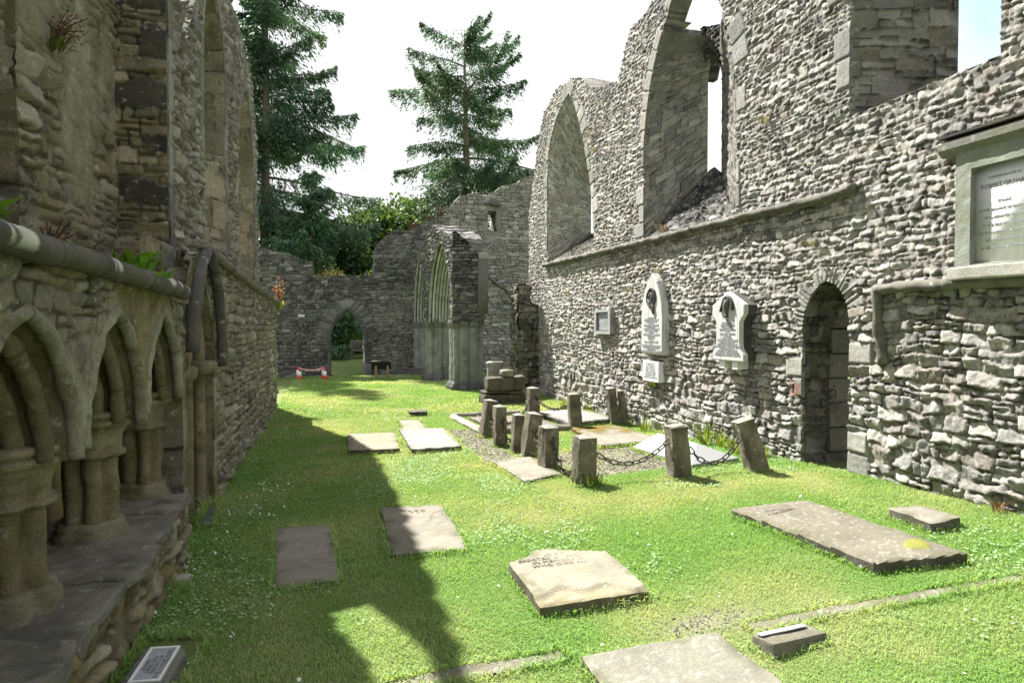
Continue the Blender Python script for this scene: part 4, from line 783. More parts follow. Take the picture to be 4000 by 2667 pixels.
for s in (-1, 1): sweep(mb, [(4.805, 7.2, 2.07), (4.80, 7.2 + s * .07, 2.05), (4.80, 7.2 + s * .11, 1.98), (4.805, 7.2 + s * .13, 1.9)], circ(.02, 7), (1, 0, 0), (.06, .06, .06), True, .012, 5)
sweep(mb, [(4.80, 7.2, 2.04), (4.795, 7.2, 1.96), (4.80, 7.2, 1.88), (4.805, 7.2, 1.84), (4.805, 7.2, 1.82)], circ(.04, 8), (1, 0, 0), (.1, .1, .1), True, .02, 8, [1, 1.4, .8, .4, 1.2]); mb.build('carved_urn', M_DKSTR, t)
text('1895\nTO THE MEMORY OF\nCAPTAIN JOHN GRAHAME\nROYAL ENGINEERS\nDIED AFTER BOER WAR 1902\nSON OF\nALLAN DUNCAN GRAHAME\nOF GLENNY\nBORN AND DIED\nALSO GEORGE CAMPBELL GRAHAME\nMERCHANT AND BURGESS\nBORN 16 APR 1875 DIED 18 JAN 1946\nAND WALTER MALCOLM FLETCHER GRAHAME\n7TH OF GLENNY, HIS SON\nBORN 5 JULY 1911 DIED 15 FEB 1977\nAND ALSO TO HIS WIFE GLADYS FLETCHER\nDAUGHTER OF JOHN FLETCHER OF SALTOUN', .036, (4.806, 7.2, 1.79), RX, M_LETTER2, t, space=.74, sx=.72)

# ------------------------------------------------------------------ gravestones in the lawn
def gslab(name, label, cat, pts, h, mat=None, col=(.25, .235, .2), res=.02, seed=0, rnd=.009, group=None, extra=None, wave=.006, spots=.0, z=None, top=None):
    P = [(x, y) for x, y in pts]; c = np.mean(P, axis=0); zz = z if z is not None else float(np.mean([gz(*p) for p in P])); col = tuple(.62 * q for q in col)
    t = thing(name, label, cat, (c[0], c[1], zz), group); P = np.array(P); SLID.add(id(P)); SLABS.append(P); KEEP.append(.45 if cat == 'kerb' else 0)
    pr = []
    for a, b in zip(P, np.roll(P, -1, 0)):
        n = max(2, int(np.linalg.norm(b - a) / .11))
        for k in range(n): pr.append(a + (b - a) * k / n + (np.random.default_rng(seed * 99 + len(pr)).normal(0, .0035, 2) if k else 0))
    pr = np.array(pr); us = np.arange(P[:, 0].min() - .02, P[:, 0].max() + .04, res); vs = np.arange(P[:, 1].min() - .02, P[:, 1].max() + .04, res)
    # plane fitted to the ground under the corners
    A = np.c_[P, np.ones(len(P))]; co = np.linalg.lstsq(A, np.array([gz(*p) for p in P]), rcond=None)[0]
    def hf(u, v, hd):
        e, _, _, _ = polyd(u, v, pr); H = h + wave * fbm(u * 3, v * 3, seed) + .002 * fbm(u * 22, v * 22, seed + 1) - rnd * (1 - sst(e, -.002, rnd * 1.3)) ** 2
        cc = np.array(col) * (1 + .2 * fbm(u * 4, v * 4, seed + 2) + .12 * fbm(u * 19, v * 19, seed + 3))[..., None]
        cc = stain_shade(cc, spots * sst(vn(u * 70, v * 70, seed + 6) + .5 * vn(u * 140, v * 140, seed + 7), .55, .9) * .5, (.36, .36, .32))
        cc = stain_shade(cc, .6 * sst(.09 - e + .05 * fbm(u * 9, v * 9, seed + 8), 0, .07) * sst(fbm(u * 7, v * 7, seed + 9), -.3, .3), (.085, .085, .04))
        ck = np.abs(vn(u * 1.6 + 3 * vn(u * .8, v * .8, seed), v * 1.6, seed + 21)); cc = cc * (1 - .35 * (1 - sst(ck, .0, .02)) * sst(vn(u * 1.2, v * 1.2, seed + 22), 0, .2))[..., None]
        if extra: H, cc = extra(u, v, H, cc, e)
        return H + (co[0] * u + co[1] * v + co[2] if z is None else zz), cc
    mb = MB(); relief(mb, pr, [], us, vs, ((0, 0, 0), (1, 0, 0), (0, 1, 0), (0, 0, 1)), hf, h + .05, nside=3, seed=seed, rough=.004, sidecol=.55)
    mb.build('slab', mat or M_SLAB, t); return t
RZ = Matrix.Identity(3)
GG = 'flat gravestones in the lawn'
gslab('gravestone', 'small flat pitted gravestone wholly in shade on the grass', 'gravestone', [(-.36, 4.42), (.05, 4.44), (-.02, 5.72), (-.45, 5.75)], .025, col=(.36, .335, .28), seed=201, group=GG)
t = gslab('gravestone', 'flat pitted gravestone half in shadow, half in sun', 'gravestone', [(.42, 4.79), (.985, 4.79), (.985, 6.03), (.43, 6.04)], .042, col=(.31, .285, .23), seed=202, group=GG)
text('J R G M\nI T L T', .06, (.72, 5.9, .045), RZ, M_CARVE, t)
def chip(u, v, H, c, e):
    m = sst(.16 - (v - 3.6) - .05 * np.sin(u * 22) - .3 * np.maximum(0, u - 1.5), 0, .02); return H - .02 * m, stain_shade(c, m * .35, (.24, .2, .1))
t = gslab('gravestone', 'thick fallen headstone with shaped top edge and carved letters lying on the sunny grass', 'gravestone', [(1.17, 3.6), (1.87, 3.6), (1.885, 4.28), (1.6, 4.42), (1.52, 4.47), (1.41, 4.47), (1.32, 4.36), (1.17, 4.30)], .085, col=(.36, .335, .255), seed=203, extra=chip, spots=.4, group=GG)
text('IO S T\nERECTED BY WIDOW\nIN MEMORY OF\nWHO DIED AUG', .058, (1.51, 4.36, .088 + .006), RZ, M_CARVE, t, space=1.05)
def mossy(u, v, H, c, e):
    m = sst(np.exp(-((u - 3.7) / .16) ** 2 - ((v - 3.42) / .13) ** 2) + .4 * fbm(u * 9, v * 9, 2), .5, .75); return H + .012 * m, stain_shade(c, m, (.17, .17, .03))
t = gslab('gravestone', 'long flat brown grave slab with a yellow moss patch at its near corner', 'gravestone', [(3.27, 3.29), (3.86, 3.17), (3.82, 4.56), (3.18, 4.70)], .07, col=(.235, .212, .165), seed=204, extra=mossy, spots=.8, rnd=.012, group=GG)
text('M GRAHAM 1763', .05, (3.5, 4.45, gz(3.5, 4.4) + .077), RZ, M_CARVE, t)
gslab('stone_block', 'small low stone block beside the long brown slab, near the sunlit wall', 'stone', [(4.09, 3.63), (4.38, 3.65), (4.37, 3.99), (4.12, 4.04)], .085, col=(.3, .28, .23), seed=205, spots=.4)
gslab('gravestone', 'grey spotted gravestone running out of the bottom edge of the photo', 'gravestone', [(1.20, 2.0), (1.98, 2.0), (1.985, 3.06), (1.21, 3.055)], .04, col=(.285, .275, .225), seed=206, spots=.75, group=GG)
t = thing('grave_marker', 'small stone block with a dark metal strip on its sloping top', 'grave marker', (2.29, 2.85, gz(2.29, 2.85)))
mb = MB(); block(mb, (2.29, 2.85, gz(2.29, 2.85) - .03), (.36, .16, .085), Euler((R(-6), 0, R(6))).to_matrix(), .012, .006, 10, (.14, .13, .10), 12); mb.build('block', M_SLAB, t)
mb = MB(); block(mb, (2.27, 2.885, gz(2.29, 2.85) + .056), (.31, .04, .008), Euler((R(-6), 0, R(6))).to_matrix(), .003, .001, 4, (.3, .32, .36), 12); mb.build('plate', M_BRASS, t); SLABS.append(np.array([(2.1, 2.77), (2.47, 2.79), (2.47, 2.93), (2.1, 2.91)]))
gslab('gravestone', 'pale mottled flat gravestone crossed by the shadow edge, left of its pair', 'gravestone', [(.21, 8.83), (.88, 8.85), (.94, 10.16), (.23, 10.26)], .07, col=(.34, .31, .23), seed=207, group=GG, res=.03)
gslab('gravestone', 'pale flat gravestone fully in sun, right of its pair', 'gravestone', [(1.02, 8.67), (1.71, 8.76), (1.73, 10.37), (1.04, 10.55)], .075, col=(.38, .36, .32), seed=208, group=GG, res=.03)
gslab('gravestone', 'short pale slab behind the pair of flat gravestones', 'gravestone', [(1.15, 10.7), (1.5, 10.7), (1.52, 11.75), (1.16, 11.75)], .03, col=(.34, .3, .24), seed=209, group=GG, res=.04)
gslab('stone_block', 'small dark low stone alone on the grass farther up the lawn', 'stone', [(1.42, 12.4), (1.74, 12.4), (1.8, 12.75), (1.44, 12.75)], .08, col=(.13, .12, .11), seed=210, res=.04)
t = gslab('gravestone', 'worn flat slab with a carved name along its far edge, beside the leaning posts', 'gravestone', [(1.98, 6.65), (2.45, 6.8), (2.42, 7.85), (1.9, 7.85)], .04, col=(.32, .295, .24), seed=211, spots=.4, group=GG)
text('TROTTER', .11, (2.16, 7.82, .055), RZ, M_CARVE, t)
gslab('kerb_stones', 'narrow line of worn kerb stones sunk across the near lawn, left piece', 'kerb', [(.2, 3.03), (.7, 3.06), (1.16, 3.1), (1.16, 3.2), (.7, 3.18), (.2, 3.13)], .006, col=(.25, .225, .185), seed=212, wave=.012, group='sunken kerb lines')
gslab('kerb_stones', 'narrow line of worn kerb stones sunk across the lawn towards the sunlit wall', 'kerb', [(2.2, 3.02), (2.9, 2.97), (3.4, 2.9), (4.2, 2.8), (4.2, 2.88), (3.4, 3.0), (2.9, 3.06), (2.2, 3.11)], .006, col=(.27, .245, .2), seed=213, wave=.012, group='sunken kerb lines')
gslab('paving_slab', 'dark grey slab at the foot of the shaded wall by the blocked doorway', 'slab', [(-1.08, 5.95), (-.98, 6.0), (-1.02, 6.65), (-1.12, 6.65)], .02, col=(.2, .2, .21), seed=214)
mb = MB(); block(mb, (-.98, 4.77, -.01), (.15, .12, .045), None, .02, .012, 6, (.27, .25, .21), 6, .4); tag(mb.build('loose_stone', M_SLAB), 'small loose flat stone on the shaded grass by the bench foot', 'stone')
# enclosure
def moss2(u, v, H, c, e):
    m = sst(.55 * fbm(u * 2.2, v * 2.2, 5) + .5 * fbm(u * 8, v * 8, 6) + .7 * (v - 8.95), -.1, .3); return H + .018 * m + .008 * m * fbm(u * 30, v * 30, 8), stain_shade(c, m, (.105, .075, .008))
gslab('grave_slab', 'broken grave slab thickly grown with rusty brown moss inside the chained plot', 'gravestone', [(3.5, 8.1), (4.5, 8.2), (4.47, 9.85), (3.72, 9.85)], .06, M_SLAB, (.29, .265, .22), .03, 221, .02, None, moss2)
gslab('grave_slab', 'grey granite slab between the far posts of the chained plot', 'gravestone', [(3.78, 10.2), (4.75, 10.5), (4.72, 11.9), (3.72, 11.8)], .1, M_SLAB, (.33, .32, .31), .03, 222, .02, None)
t = gslab('grave_slab', 'brown grave slab framed by a rounded kerb at the far left of the chained plot', 'gravestone', [(2.5, 10.3), (3.65, 10.2), (3.62, 11.5), (2.4, 11.7)], .06, M_SLAB, (.22, .195, .16), .035, 223)
text('KAT', .14, (3.5, 11.55, .11), RZ, M_CARVE, t)
mb = MB(); string(mb, [(2.18, 11.95, .02), (2.3, 10.2, .03), (2.32, 10.05, .03)], .07, .06, (.32, .3, .25), 5); string(mb, [(2.18, 11.98, .03), (3.5, 12.1, .03)], .06, .06, (.22, .2, .17), 6); string(mb, [(2.34, 10.04, .02), (3.9, 10.0, .03)], .08, .08, (.17, .155, .13), 7); tag(mb.build('grave_kerb', M_SLAB), 'rounded stone kerb round the brown grave slab at the left end of the chained plot', 'kerb')
t = thing('grave_slab', 'smooth pale granite grave slab with hipped top beside the sunlit wall', 'gravestone', (4.2, 7.2, gz(4.2, 7.2)))
c4 = [(3.83, 6.38), (4.47, 6.45), (4.62, 8.3), (3.82, 7.82)]; SLABS.append(np.array(c4)); z0 = gz(4.2, 7.2)
V = [(x, y, z0 - .06) for x, y in c4] + [(x, y, gz(x, y) + .05) for x, y in c4] + [(4.14, 6.42 + .38, z0 + .22), (4.2, 7.85, z0 + .17)]
mb = MB(); mb.add(V, [[(0, 1, 5, 4), (1, 2, 6, 5), (2, 3, 7, 6), (3, 0, 4, 7), (5, 6, 9, 8), (7, 4, 8, 9)], [(4, 5, 8), (6, 7, 9)]], (.4, .4, .4)); mb.build('slab', M_GRAN, t, smooth=False)

# posts and chains
PT = {}
def post(x, y, h, w, lx, ly, rz, label, seed):
    z = gz(x, y); t = thing('stone_post', label, 'post', (x, y, z), 'squared stone posts of the chained plot'); M = Euler((R(-ly), R(lx), R(rz)), 'XYZ').to_matrix()
    mb = MB(); block(mb, (x, y, z - .06), (w, w * .95, h), M, .012, .013, 16, (.155, .138, .105), seed, .05, 7, .45); mb.build('shaft', M_POST, t)
    mb = MB(); tp = Vector((x, y, z - .06)) + M @ Vector((0, 0, h - .002)); s = w / 2 * .94
    V = [tuple(tp + M @ Vector(v)) for v in ((-s, -s, 0), (s, -s, 0), (s, s, 0), (-s, s, 0), (0, 0, .03))]; mb.add(V, [[(0, 1, 4), (1, 2, 4), (2, 3, 4), (3, 0, 4)]], (.24, .23, .20)); mb.build('cap', M_SLAB, t, smooth=False)
    up = M @ Vector((0, 0, 1)); PT[seed] = (Vector((x, y, z - .06)), up, w, M); SLABS.append(np.array([(x - w / 2, y - w / 2), (x + w / 2, y - w / 2), (x + w / 2, y + w / 2), (x - w / 2, y + w / 2)])); return t
# x, y, height, width, lean x, lean y, turn
post(2.55, 6.36, .56, .205, 0, 0, 8, 'upright square stone post nearest the camera, its face stained black low down', 301)
post(3.53, 6.12, .60, .21, -4, 1, -4, 'tall square stone post in front of the hipped granite slab', 302)
post(4.37, 5.95, .62, .20, -16, 3, -10, 'stone post leaning strongly left near the doorway', 303)
post(2.45, 7.25, .56, .19, 0, -2, 10, 'square post with pale lichen patches just behind the nearest post', 304)
post(2.45, 8.06, .62, .19, 8, -1, 6, 'broad post leaning right in the middle of the left row', 305)
post(2.40, 8.42, .56, .15, 3, 0, 8, 'slim post touching its broad leaning neighbour in the left row', 306)
post(2.31, 8.98, .62, .17, 0, 0, 5, 'upright slim post, second from the far end of the left row', 307)
post(2.29, 9.77, .62, .19, 8, 2, 12, 'post leaning right at the far end of the left row', 308)
post(3.62, 11.6, .62, .21, 0, 0, 4, 'speckled post standing alone in front of the broken arch jamb', 309)
post(3.86, 9.98, .66, .19, -5, 0, -6, 'pale speckled post between the brown slab and the granite slab', 310)
post(4.74, 10.42, .70, .155, -7, 0, 0, 'post leaning left at the far right corner against the sunlit wall', 311)
post(4.90, 10.32, .66, .11, -9, 0, 12, 'thin post with an iron ring at its head beside the wall corner post', 312)
def link_mesh(mb, P, T, S, ln=.085, wd=.045, r=.0075):
    U = T.cross(S).normalized(); S = U.cross(T).normalized(); pts = []
    for k in range(16):
        a = 2 * math.pi * k / 16; c, s = math.cos(a), math.sin(a); q = (abs(c) ** 4 + abs(s) ** 4) ** -.25; pts.append(P + T * (ln / 2 * c * q) + S * (wd / 2 * s * q))
    pts.append(pts[0]); sweep(mb, np.array([tuple(p) for p in pts]), circ(r, 6), tuple(U), (.06, .05, .045), False)
def chain(a, b, ha, hb, sag, label, da=(0, 0), db=(0, 0)):
    A, ua, wa, _ = PT[a]; B, ub, wb, _ = PT[b]; d = (B - A); d.z = 0; d.normalize()
    p = A + ua * ha + d * (wa * .5 + .0); q = B + ub * hb - d * (wb * .5 + .0); n0 = 60
    pts = []
    for k in range(n0 + 1):
        s = k / n0; v = p.lerp(q, s); v.z -= sag * 4 * s * (1 - s); v.z = max(v.z, gz(v.x, v.y) + .012); pts.append(tuple(v))
    ln = sum(math.dist(x, y) for x, y in zip(pts[:-1], pts[1:])); n = max(4, int(ln / .068)); R_, _ = resample(pts, n); mb = MB()
    for k in range(n):
        P = Vector(R_[k]); T = (Vector(R_[min(n - 1, k + 1)]) - Vector(R_[max(0, k - 1)])).normalized(); side = T.cross(Vector((0, 0, 1))).normalized(); up = side.cross(T)
        link_mesh(mb, P, T, (side * .35 + up) if k % 2 else (side - up * .35))
    tag(mb.build('chain', M_IRON), label, 'chain', 'iron chains between the posts')
chain(301, 302, .40, .43, .17, 'rusty iron chain sagging between the nearest post and the tall front post')
chain(302, 303, .40, .40, .22, 'rusty iron chain sagging over the hipped granite slab to the strongly leaning post')
chain(304, 301, .42, .30, .26, 'rusty iron chain hanging to the ground between the lichened post and the nearest post')
chain(305, 304, .42, .35, .14, 'rusty iron chain between the broad leaning post and the lichened post')
chain(307, 306, .45, .3, .2, 'rusty iron chain between the slim posts of the left row')
chain(308, 307, .45, .45, .2, 'rusty iron chain at the far end of the left row of posts')
chain(308, 309, .45, .45, .32, 'rusty iron chain from the left row to the lone speckled post')
chain(309, 310, .46, .50, .16, 'rusty iron chain sagging over the brown slab between the two speckled posts')
chain(310, 311, .52, .58, .16, 'rusty iron chain sagging over the far granite slab to the wall corner post')
mb = MB(); A, ua, w_, M_ = PT[312]; c = A + ua * .62 + Vector((-.05, -.075, 0))
sweep(mb, [(c.x + .04 * math.cos(k / 14 * 6.283), c.y, c.z + .04 * math.sin(k / 14 * 6.283)) for k in range(15)], circ(.008, 6), (0, 1, 0), (.1, .09, .08), False); o = mb.build('ring', M_IRON, bpy.data.objects['stone_post.011'])

# carved stone pile
PG = 'carved stones stacked at the end of the sunlit wall'
def cst(label, c, s, rz, col, seed, n=8, tap=0, r=.035):
    mb = MB(); block(mb, c, s, Euler((0, 0, R(rz))).to_matrix(), r, .02, n, tuple(.85 * q for q in col), seed, tap); tag(mb.build('carved_stone', M_POST), label, 'stone', PG)
cst('wide dark base stone at the bottom of the carved stone pile', (3.68, 14.1, -.04), (.95, .5, .25), 2, (.085, .08, .06), 401)
cst('thin mossy ledge stone lying on the base of the carved stone pile', (3.68, 14.12, .215), (.88, .46, .07), 2, (.1, .09, .06), 402)
cst('dark square moulded stone with white lichen dots, left in the pile', (3.47, 14.05, .29), (.36, .36, .29), 4, (.12, .11, .085), 403)
cst('dark upright stone in the middle of the pile under the pale cap', (3.75, 13.98, .29), (.26, .3, .30), -6, (.115, .11, .085), 404)
cst('low dark stone at the right of the pile against the jamb', (4.02, 14.1, .29), (.3, .34, .31), 0, (.1, .095, .075), 405)
mb = MB(); loft(mb, lobes(36, .15, .015, 8), [(.6, 1), (.72, 1.0), (.74, .9)], (3.76, 14.0), (.22, .21, .17), .008, 7); tag(mb.build('carved_stone', M_POST), 'short round drum topping the middle of the carved stone pile', 'stone', PG)
mb = MB(); loft(mb, circ(.19, 28), [(.0, 1), (.78, 1.0), (.80, 1.08), (.83, 1.06), (.86, 1.1), (.89, .95)], (3.68, 14.75), (.26, .25, .23), .012, 8); tag(mb.build('carved_stone', M_POST), 'tall round column drum with a layered top behind the carved stone pile', 'stone', PG)
cst('rough pale fragment at the foot of the wall jamb', (4.42, 14.6, -.02), (.26, .24, .3), 20, (.26, .25, .2), 408, 8, .2, .06)

# sign block lower left
t = thing('plaque_block', 'grey stone block with a tilted metal plaque, in the shade at the bottom left', 'plaque', (-.83, 3.6, 0))
Mz = Euler((R(8), 0, R(-8))).to_matrix(); SLABS.append(np.array([(-.98, 3.35), (-.68, 3.33), (-.66, 3.85), (-.96, 3.9)]))
mb = MB(); block(mb, (-.84, 3.45, -.08), (.22, .38, .15), Mz, .04, .004, 14, (.15, .145, .14), 21); mb.build('block', M_SLAB, t)
cP = Vector((-.815, 3.45, -.08)) + Mz @ Vector((.0, 0, .158)); fr_ = lambda u, v, w: tuple(cP + Mz @ Vector((u, v, w)))
mb = MB(); a, b = .07, .13
V = [fr_(u, v, w) for w in (0, .014) for u, v in ((-a, -b), (a, -b), (a, b), (-a, b))]; mb.add(V, [[(0, 1, 5, 4), (1, 2, 6, 5), (2, 3, 7, 6), (3, 0, 4, 7), (4, 5, 6, 7)]], (.3, .3, .34)); mb.build('plaque', M_BRASS, t, smooth=False)
mb = MB()
for u0, u1, v0, v1 in ((-a, a, -b, -b + .012), (-a, a, b - .012, b), (-a, -a + .012, -b + .012, b - .012), (a - .012, a, -b + .012, b - .012)):
    V = [fr_(u, v, w) for w in (.0145, .021) for u, v in ((u0, v0), (u1, v0), (u1, v1), (u0, v1))]; mb.add(V, [[(0, 1, 5, 4), (1, 2, 6, 5), (2, 3, 7, 6), (3, 0, 4, 7), (4, 5, 6, 7)]])
mb.build('rim', M_RIM, t, smooth=False)
text('JOHN\nHERE LIES\nPRIORY OF\nTHE CHOIR 1238\nIN THE ISLE', .028, fr_(-.05, 0, .0155), Mz @ Matrix.Rotation(R(90), 3, 'Z'), M_LETTER, t, space=.85, ext=.001)

# ------------------------------------------------------------------ far things
for x, y, lab in ((-1.06, 22.75, 'traffic cone at the back left holding the red and white chain'), (-.97, 22.0, 'traffic cone at the front left of the red and white chain'), (-.25, 22.6, 'traffic cone at the back right, half hidden behind the front one'), (-.19, 21.9, 'traffic cone at the front right beside the archway')):
    t = thing('traffic_cone', lab, 'traffic cone', (x, y, 0), 'traffic cones with chain before the far wall')
    for nm, m, lv in (('base', M_RED, [(0, 1), (.025, 1)]), ('lower_band', M_RED, [(.025, .72), (.11, .58)]), ('reflective_sleeve', M_CWHITE, [(.11, .58), (.27, .36)]), ('top_band', M_RED, [(.27, .36), (.38, .22)])):
        mb = MB(); loft(mb, circ(.11, 14) if nm != 'base' else [(.1, .1), (-.1, .1), (-.1, -.1), (.1, -.1)], lv, (x, y), (.5, .5, .5), .0); mb.build(nm, m, t)
mb = MB(); mbr = MB(); P = []
for (a, b, sg) in (((-.97, 22.0, .35), (-.19, 21.9, .35), .06), ((-1.06, 22.75, .35), (-.25, 22.6, .35), .1), ((-.97, 22.0, .35), (-.25, 22.6, .35), .09)):
    for k in range(18):
        s = (k + .5) / 18; p = Vector(a).lerp(Vector(b), s); p.z -= sg * 4 * s * (1 - s); T = (Vector(b) - Vector(a)).normalized(); link_mesh(mb if k % 2 else mbr, p, T, Vector((0, 0, 1)) if k % 4 < 2 else T.cross(Vector((0, 0, 1))), .06, .04, .009)
t = thing('barrier_chain', 'red and white plastic chain strung between the cones', 'chain', (-.6, 22.3, .4)); mb.build('white_links', M_CWHITE, t); mbr.build('red_links', M_RED, t)
t = thing('information_board', 'low black information board seen from behind on two wooden posts', 'sign', (1.55, 21.25, 0))
mb = MB(); Mb = Euler((R(28), 0, 0)).to_matrix(); block(mb, (1.55, 21.33, .34), (.62, .05, .3), Mb, .006, .0, 3, (.3, .3, .3)); mb.build('panel', M_BLACK, t)
for xx in (1.38, 1.75): mb = MB(); block(mb, (xx, 21.24, -.05), (.07, .05, .5), None, .004, .002, 4, (.3, .3, .3)); mb.build('leg', M_WOODL, t)
t = thing('garden_bench', 'weathered slatted wooden bench seen through the far archway', 'bench', (1.35, 31, .15)); zb = .18
def bx(nm, x0, x1, y0, y1, z0, z1): mb = MB(); box(mb, x0, x1, y0, y1, z0, z1); mb.build(nm, M_WOOD, t, smooth=False)
for xx in (.86, 1.84):
    bx('leg', xx, xx + .07, 30.75, 30.82, zb - .1, zb + .62); bx('leg', xx, xx + .07, 31.3, 31.37, zb - .1, zb + .9); bx('armrest', xx - .01, xx + .08, 30.72, 31.3, zb + .622, zb + .66)
bx('seat', .93, 1.84, 30.75, 31.3, zb + .4, zb + .44); bx('top_rail', .93, 1.84, 31.31, 31.36, zb + .82, zb + .9)
for k in range(9): bx('back_slat', .96 + k * .1, 1.01 + k * .1, 31.32, 31.35, zb + .445, zb + .818)

# ------------------------------------------------------------------ trees
def cards(rng, P, D, Ln, Wd):
    D = D / (np.linalg.norm(D, axis=1, keepdims=True) + 1e-9); S = np.cross(D, rng.normal(size=D.shape)); S /= np.linalg.norm(S, axis=1, keepdims=True) + 1e-9
    n = len(P); V = np.stack([P - D * Ln[:, None] / 2, P + S * Wd[:, None] / 2 - D * Ln[:, None] * .1, P + D * Ln[:, None] / 2, P - S * Wd[:, None] / 2 - D * Ln[:, None] * .1], 1).reshape(-1, 3)
    return V, np.arange(n * 4).reshape(n, 4)
def conifer(label, x, y, H, Rr, zc, seed, whorl=.55, dens=1.0, bias=None, col=(.020, .040, .020), gaps=.12, trunk_r=.42, power=.85, z0=0.0):
    rng = np.random.default_rng(seed); t = thing('conifer', label, 'tree', (x, y, z0))
    n = 24; tz = np.linspace(0, H, n); bend = np.stack([.1 * np.sin(tz * .21 + seed), .1 * np.sin(tz * .17 + 2 * seed)], 1); P = np.c_[x + bend[:, 0] - bend[0, 0], y + bend[:, 1] - bend[0, 1], z0 + tz]
    mb = MB(); sweep(mb, P, circ(1.0, 12), (0, 1, 0), (.12, .1, .08), True, 0, 0, trunk_r * (1 - tz / H) ** .9 + .015); mb.build('trunk', M_BARK, t)
    limb = MB(); Pts = []; Ds = []; Ls = []; z = zc
    while z < H - .1:
        tt = (z - zc) / (H - zc); nb = rng.integers(3, 6)
        for k in range(nb):
            if rng.random() < gaps: continue
            az = rng.uniform(0, 6.283); ln = Rr * ((1 - tt) ** power * .93 + .07) * rng.uniform(.55, 1.15)
            if bias: ln *= 1 + bias * math.cos(az)
            o = np.array((math.cos(az), math.sin(az), 0)); lat = np.array((-o[1], o[0], 0)); el = .35 * tt + rng.uniform(-.25, .12); dr = rng.uniform(.25, .55) * (1 - .5 * tt); up = rng.uniform(.1, .4)
            bp = np.array([np.interp(z, tz, P[:, 0]), np.interp(z, tz, P[:, 1]), z0 + z])
            f = lambda s: bp + o * (ln * s)[:, None] + np.c_[0 * s, 0 * s, ln * (el * s - dr * s ** 2 + up * s ** 4)]
            s = np.linspace(0, 1, 8); sweep(limb, f(s), circ(1, 5), (0, 0, 1), (.1, .085, .07), False, 0, 0, .012 * ln * (1 - s) + .012)
            m = int(250 * ln * dens); sv = rng.uniform(.05, 1, m) ** .8; q = rng.normal(0, 1, m) * (.17 * ln * (1.05 - sv) + .09); hang = -np.abs(rng.normal(0, 1, m)) * (.07 * ln + .2) * (1.1 - .5 * sv)
            # clumped sprays
            kk = np.floor(sv * ln * 3.2); hk = hash3(kk, kk * 0 + k, kk * 0 + int(z * 9), seed); q = q * (.35 + 1.1 * hk); hang = hang * (.4 + 1.2 * hash3(kk, kk * 0 + k + 9, kk * 0 + int(z * 9), seed)); pp = f(sv) + lat * q[:, None]; pp[:, 2] += hang - .12 * np.abs(q)
            Pts.append(pp); Ds.append(o * .7 + lat * np.sign(q)[:, None] * .55 + np.array((0, 0, -.8)) + rng.normal(0, .35, (m, 3))); Ls.append(rng.uniform(.12, .34, m))
        z += whorl * rng.uniform(.6, 1.4)
    Pn, Dn, Ln = np.concatenate(Pts), np.concatenate(Ds), np.concatenate(Ls); V, Fq = cards(rng, Pn, Dn, Ln, Ln * rng.uniform(.22, .38, len(Ln)))
    c = np.array(col) * (rng.uniform(.6, 1.5, len(Pn)) * (1 + .45 * vn3(*(Pn.T * .9), seed)))[:, None] * np.array((1 + .25 * vn3(*(Pn.T * .5), seed + 1), np.ones(len(Pn)), 1 - .2 * vn3(*(Pn.T * .6), seed + 2))).T
    limb.build('branches', M_BARK, t); make('crown', V, [Fq], M_NEEDLE, t, np.repeat(c, 4, 0), False); return t
def broadleaf(label, x, y, H, Rx, zc, seed, n=90, per=420, leaf=.2, col=(.075, .115, .03), name='broadleaf_tree', cat='tree', z0=0.0, Ry=None):
    rng = np.random.default_rng(seed); t = thing(name, label, cat, (x, y, z0)); Ry = Ry or Rx * .8
    mb = MB(); tp = [(x, y, z0), (x + .1, y, z0 + zc * .6), (x, y + .1, z0 + zc + (H - zc) * .6)]; sweep(mb, resample(tp, 10)[0], circ(.3, 10), (0, 1, 0), (.12, .1, .08), True, .01, 0, np.linspace(1, .25, 10))
    d = rng.normal(size=(n, 3)); d /= np.linalg.norm(d, axis=1, keepdims=True); rr = rng.uniform(.35, 1, n) ** .5; zm = (H + zc) / 2; C = np.c_[x + d[:, 0] * Rx * rr, y + d[:, 1] * Ry * rr, z0 + zm + d[:, 2] * (H - zc) / 2 * rr]
    for c in C[:26]: sweep(mb, resample([(x, y, z0 + zc * .7), ((x + c[0]) / 2, (y + c[1]) / 2, (z0 + zc + c[2]) / 2 + .2), tuple(c)], 7)[0], circ(.07, 5), (0, 1, .1), (.1, .085, .07), False, 0, 0, np.linspace(1, .2, 7))
    mb.build('trunk', M_BARK, t)
    Ps = []
    for c in C:
        m = int(per * rng.uniform(.6, 1.3)); e = rng.normal(size=(m, 3)) * np.array((1, 1, .6)) * (.32 * min(Rx, (H - zc) / 2) * rng.uniform(.35, .7)); Ps.append(c + e)
    P = np.concatenate(Ps); D = rng.normal(size=P.shape) + np.array((0, 0, -.3)); Ln = rng.uniform(.6, 1.3, len(P)) * leaf; V, Fq = cards(rng, P, D, Ln, Ln * .7)
    c = np.array(col) * (rng.uniform(.6, 1.4, len(P)) * (1 + .35 * vn3(*(P.T * .8), seed)))[:, None]
    make('crown', V, [Fq], M_LEAF, t, np.repeat(c, 4, 0), False); return t
conifer('huge dark spruce rising behind the shaded wall, running out of the top of the photo', -3.5, 38, 31, 6.0, 1.5, 501, .5, 1.15, .3, (.075, .14, .085), .14, .28)
conifer('added tall spruce for dappled shade, mostly hidden behind the shaded wall, left of the huge one', -7.6, 36.5, 28, 4.6, 2, 504, .6, .9, None, (.08, .15, .085), .15, .35)  # added nearly out of view to dapple the far lawn with shade
conifer('tall conifer with bare lower trunk and open drooping branches behind the far wall', 9.1, 45, 22.2, 7.4, 9.8, 521, .68, 1.2, None, (.072, .132, .072), .16, .5, .40)
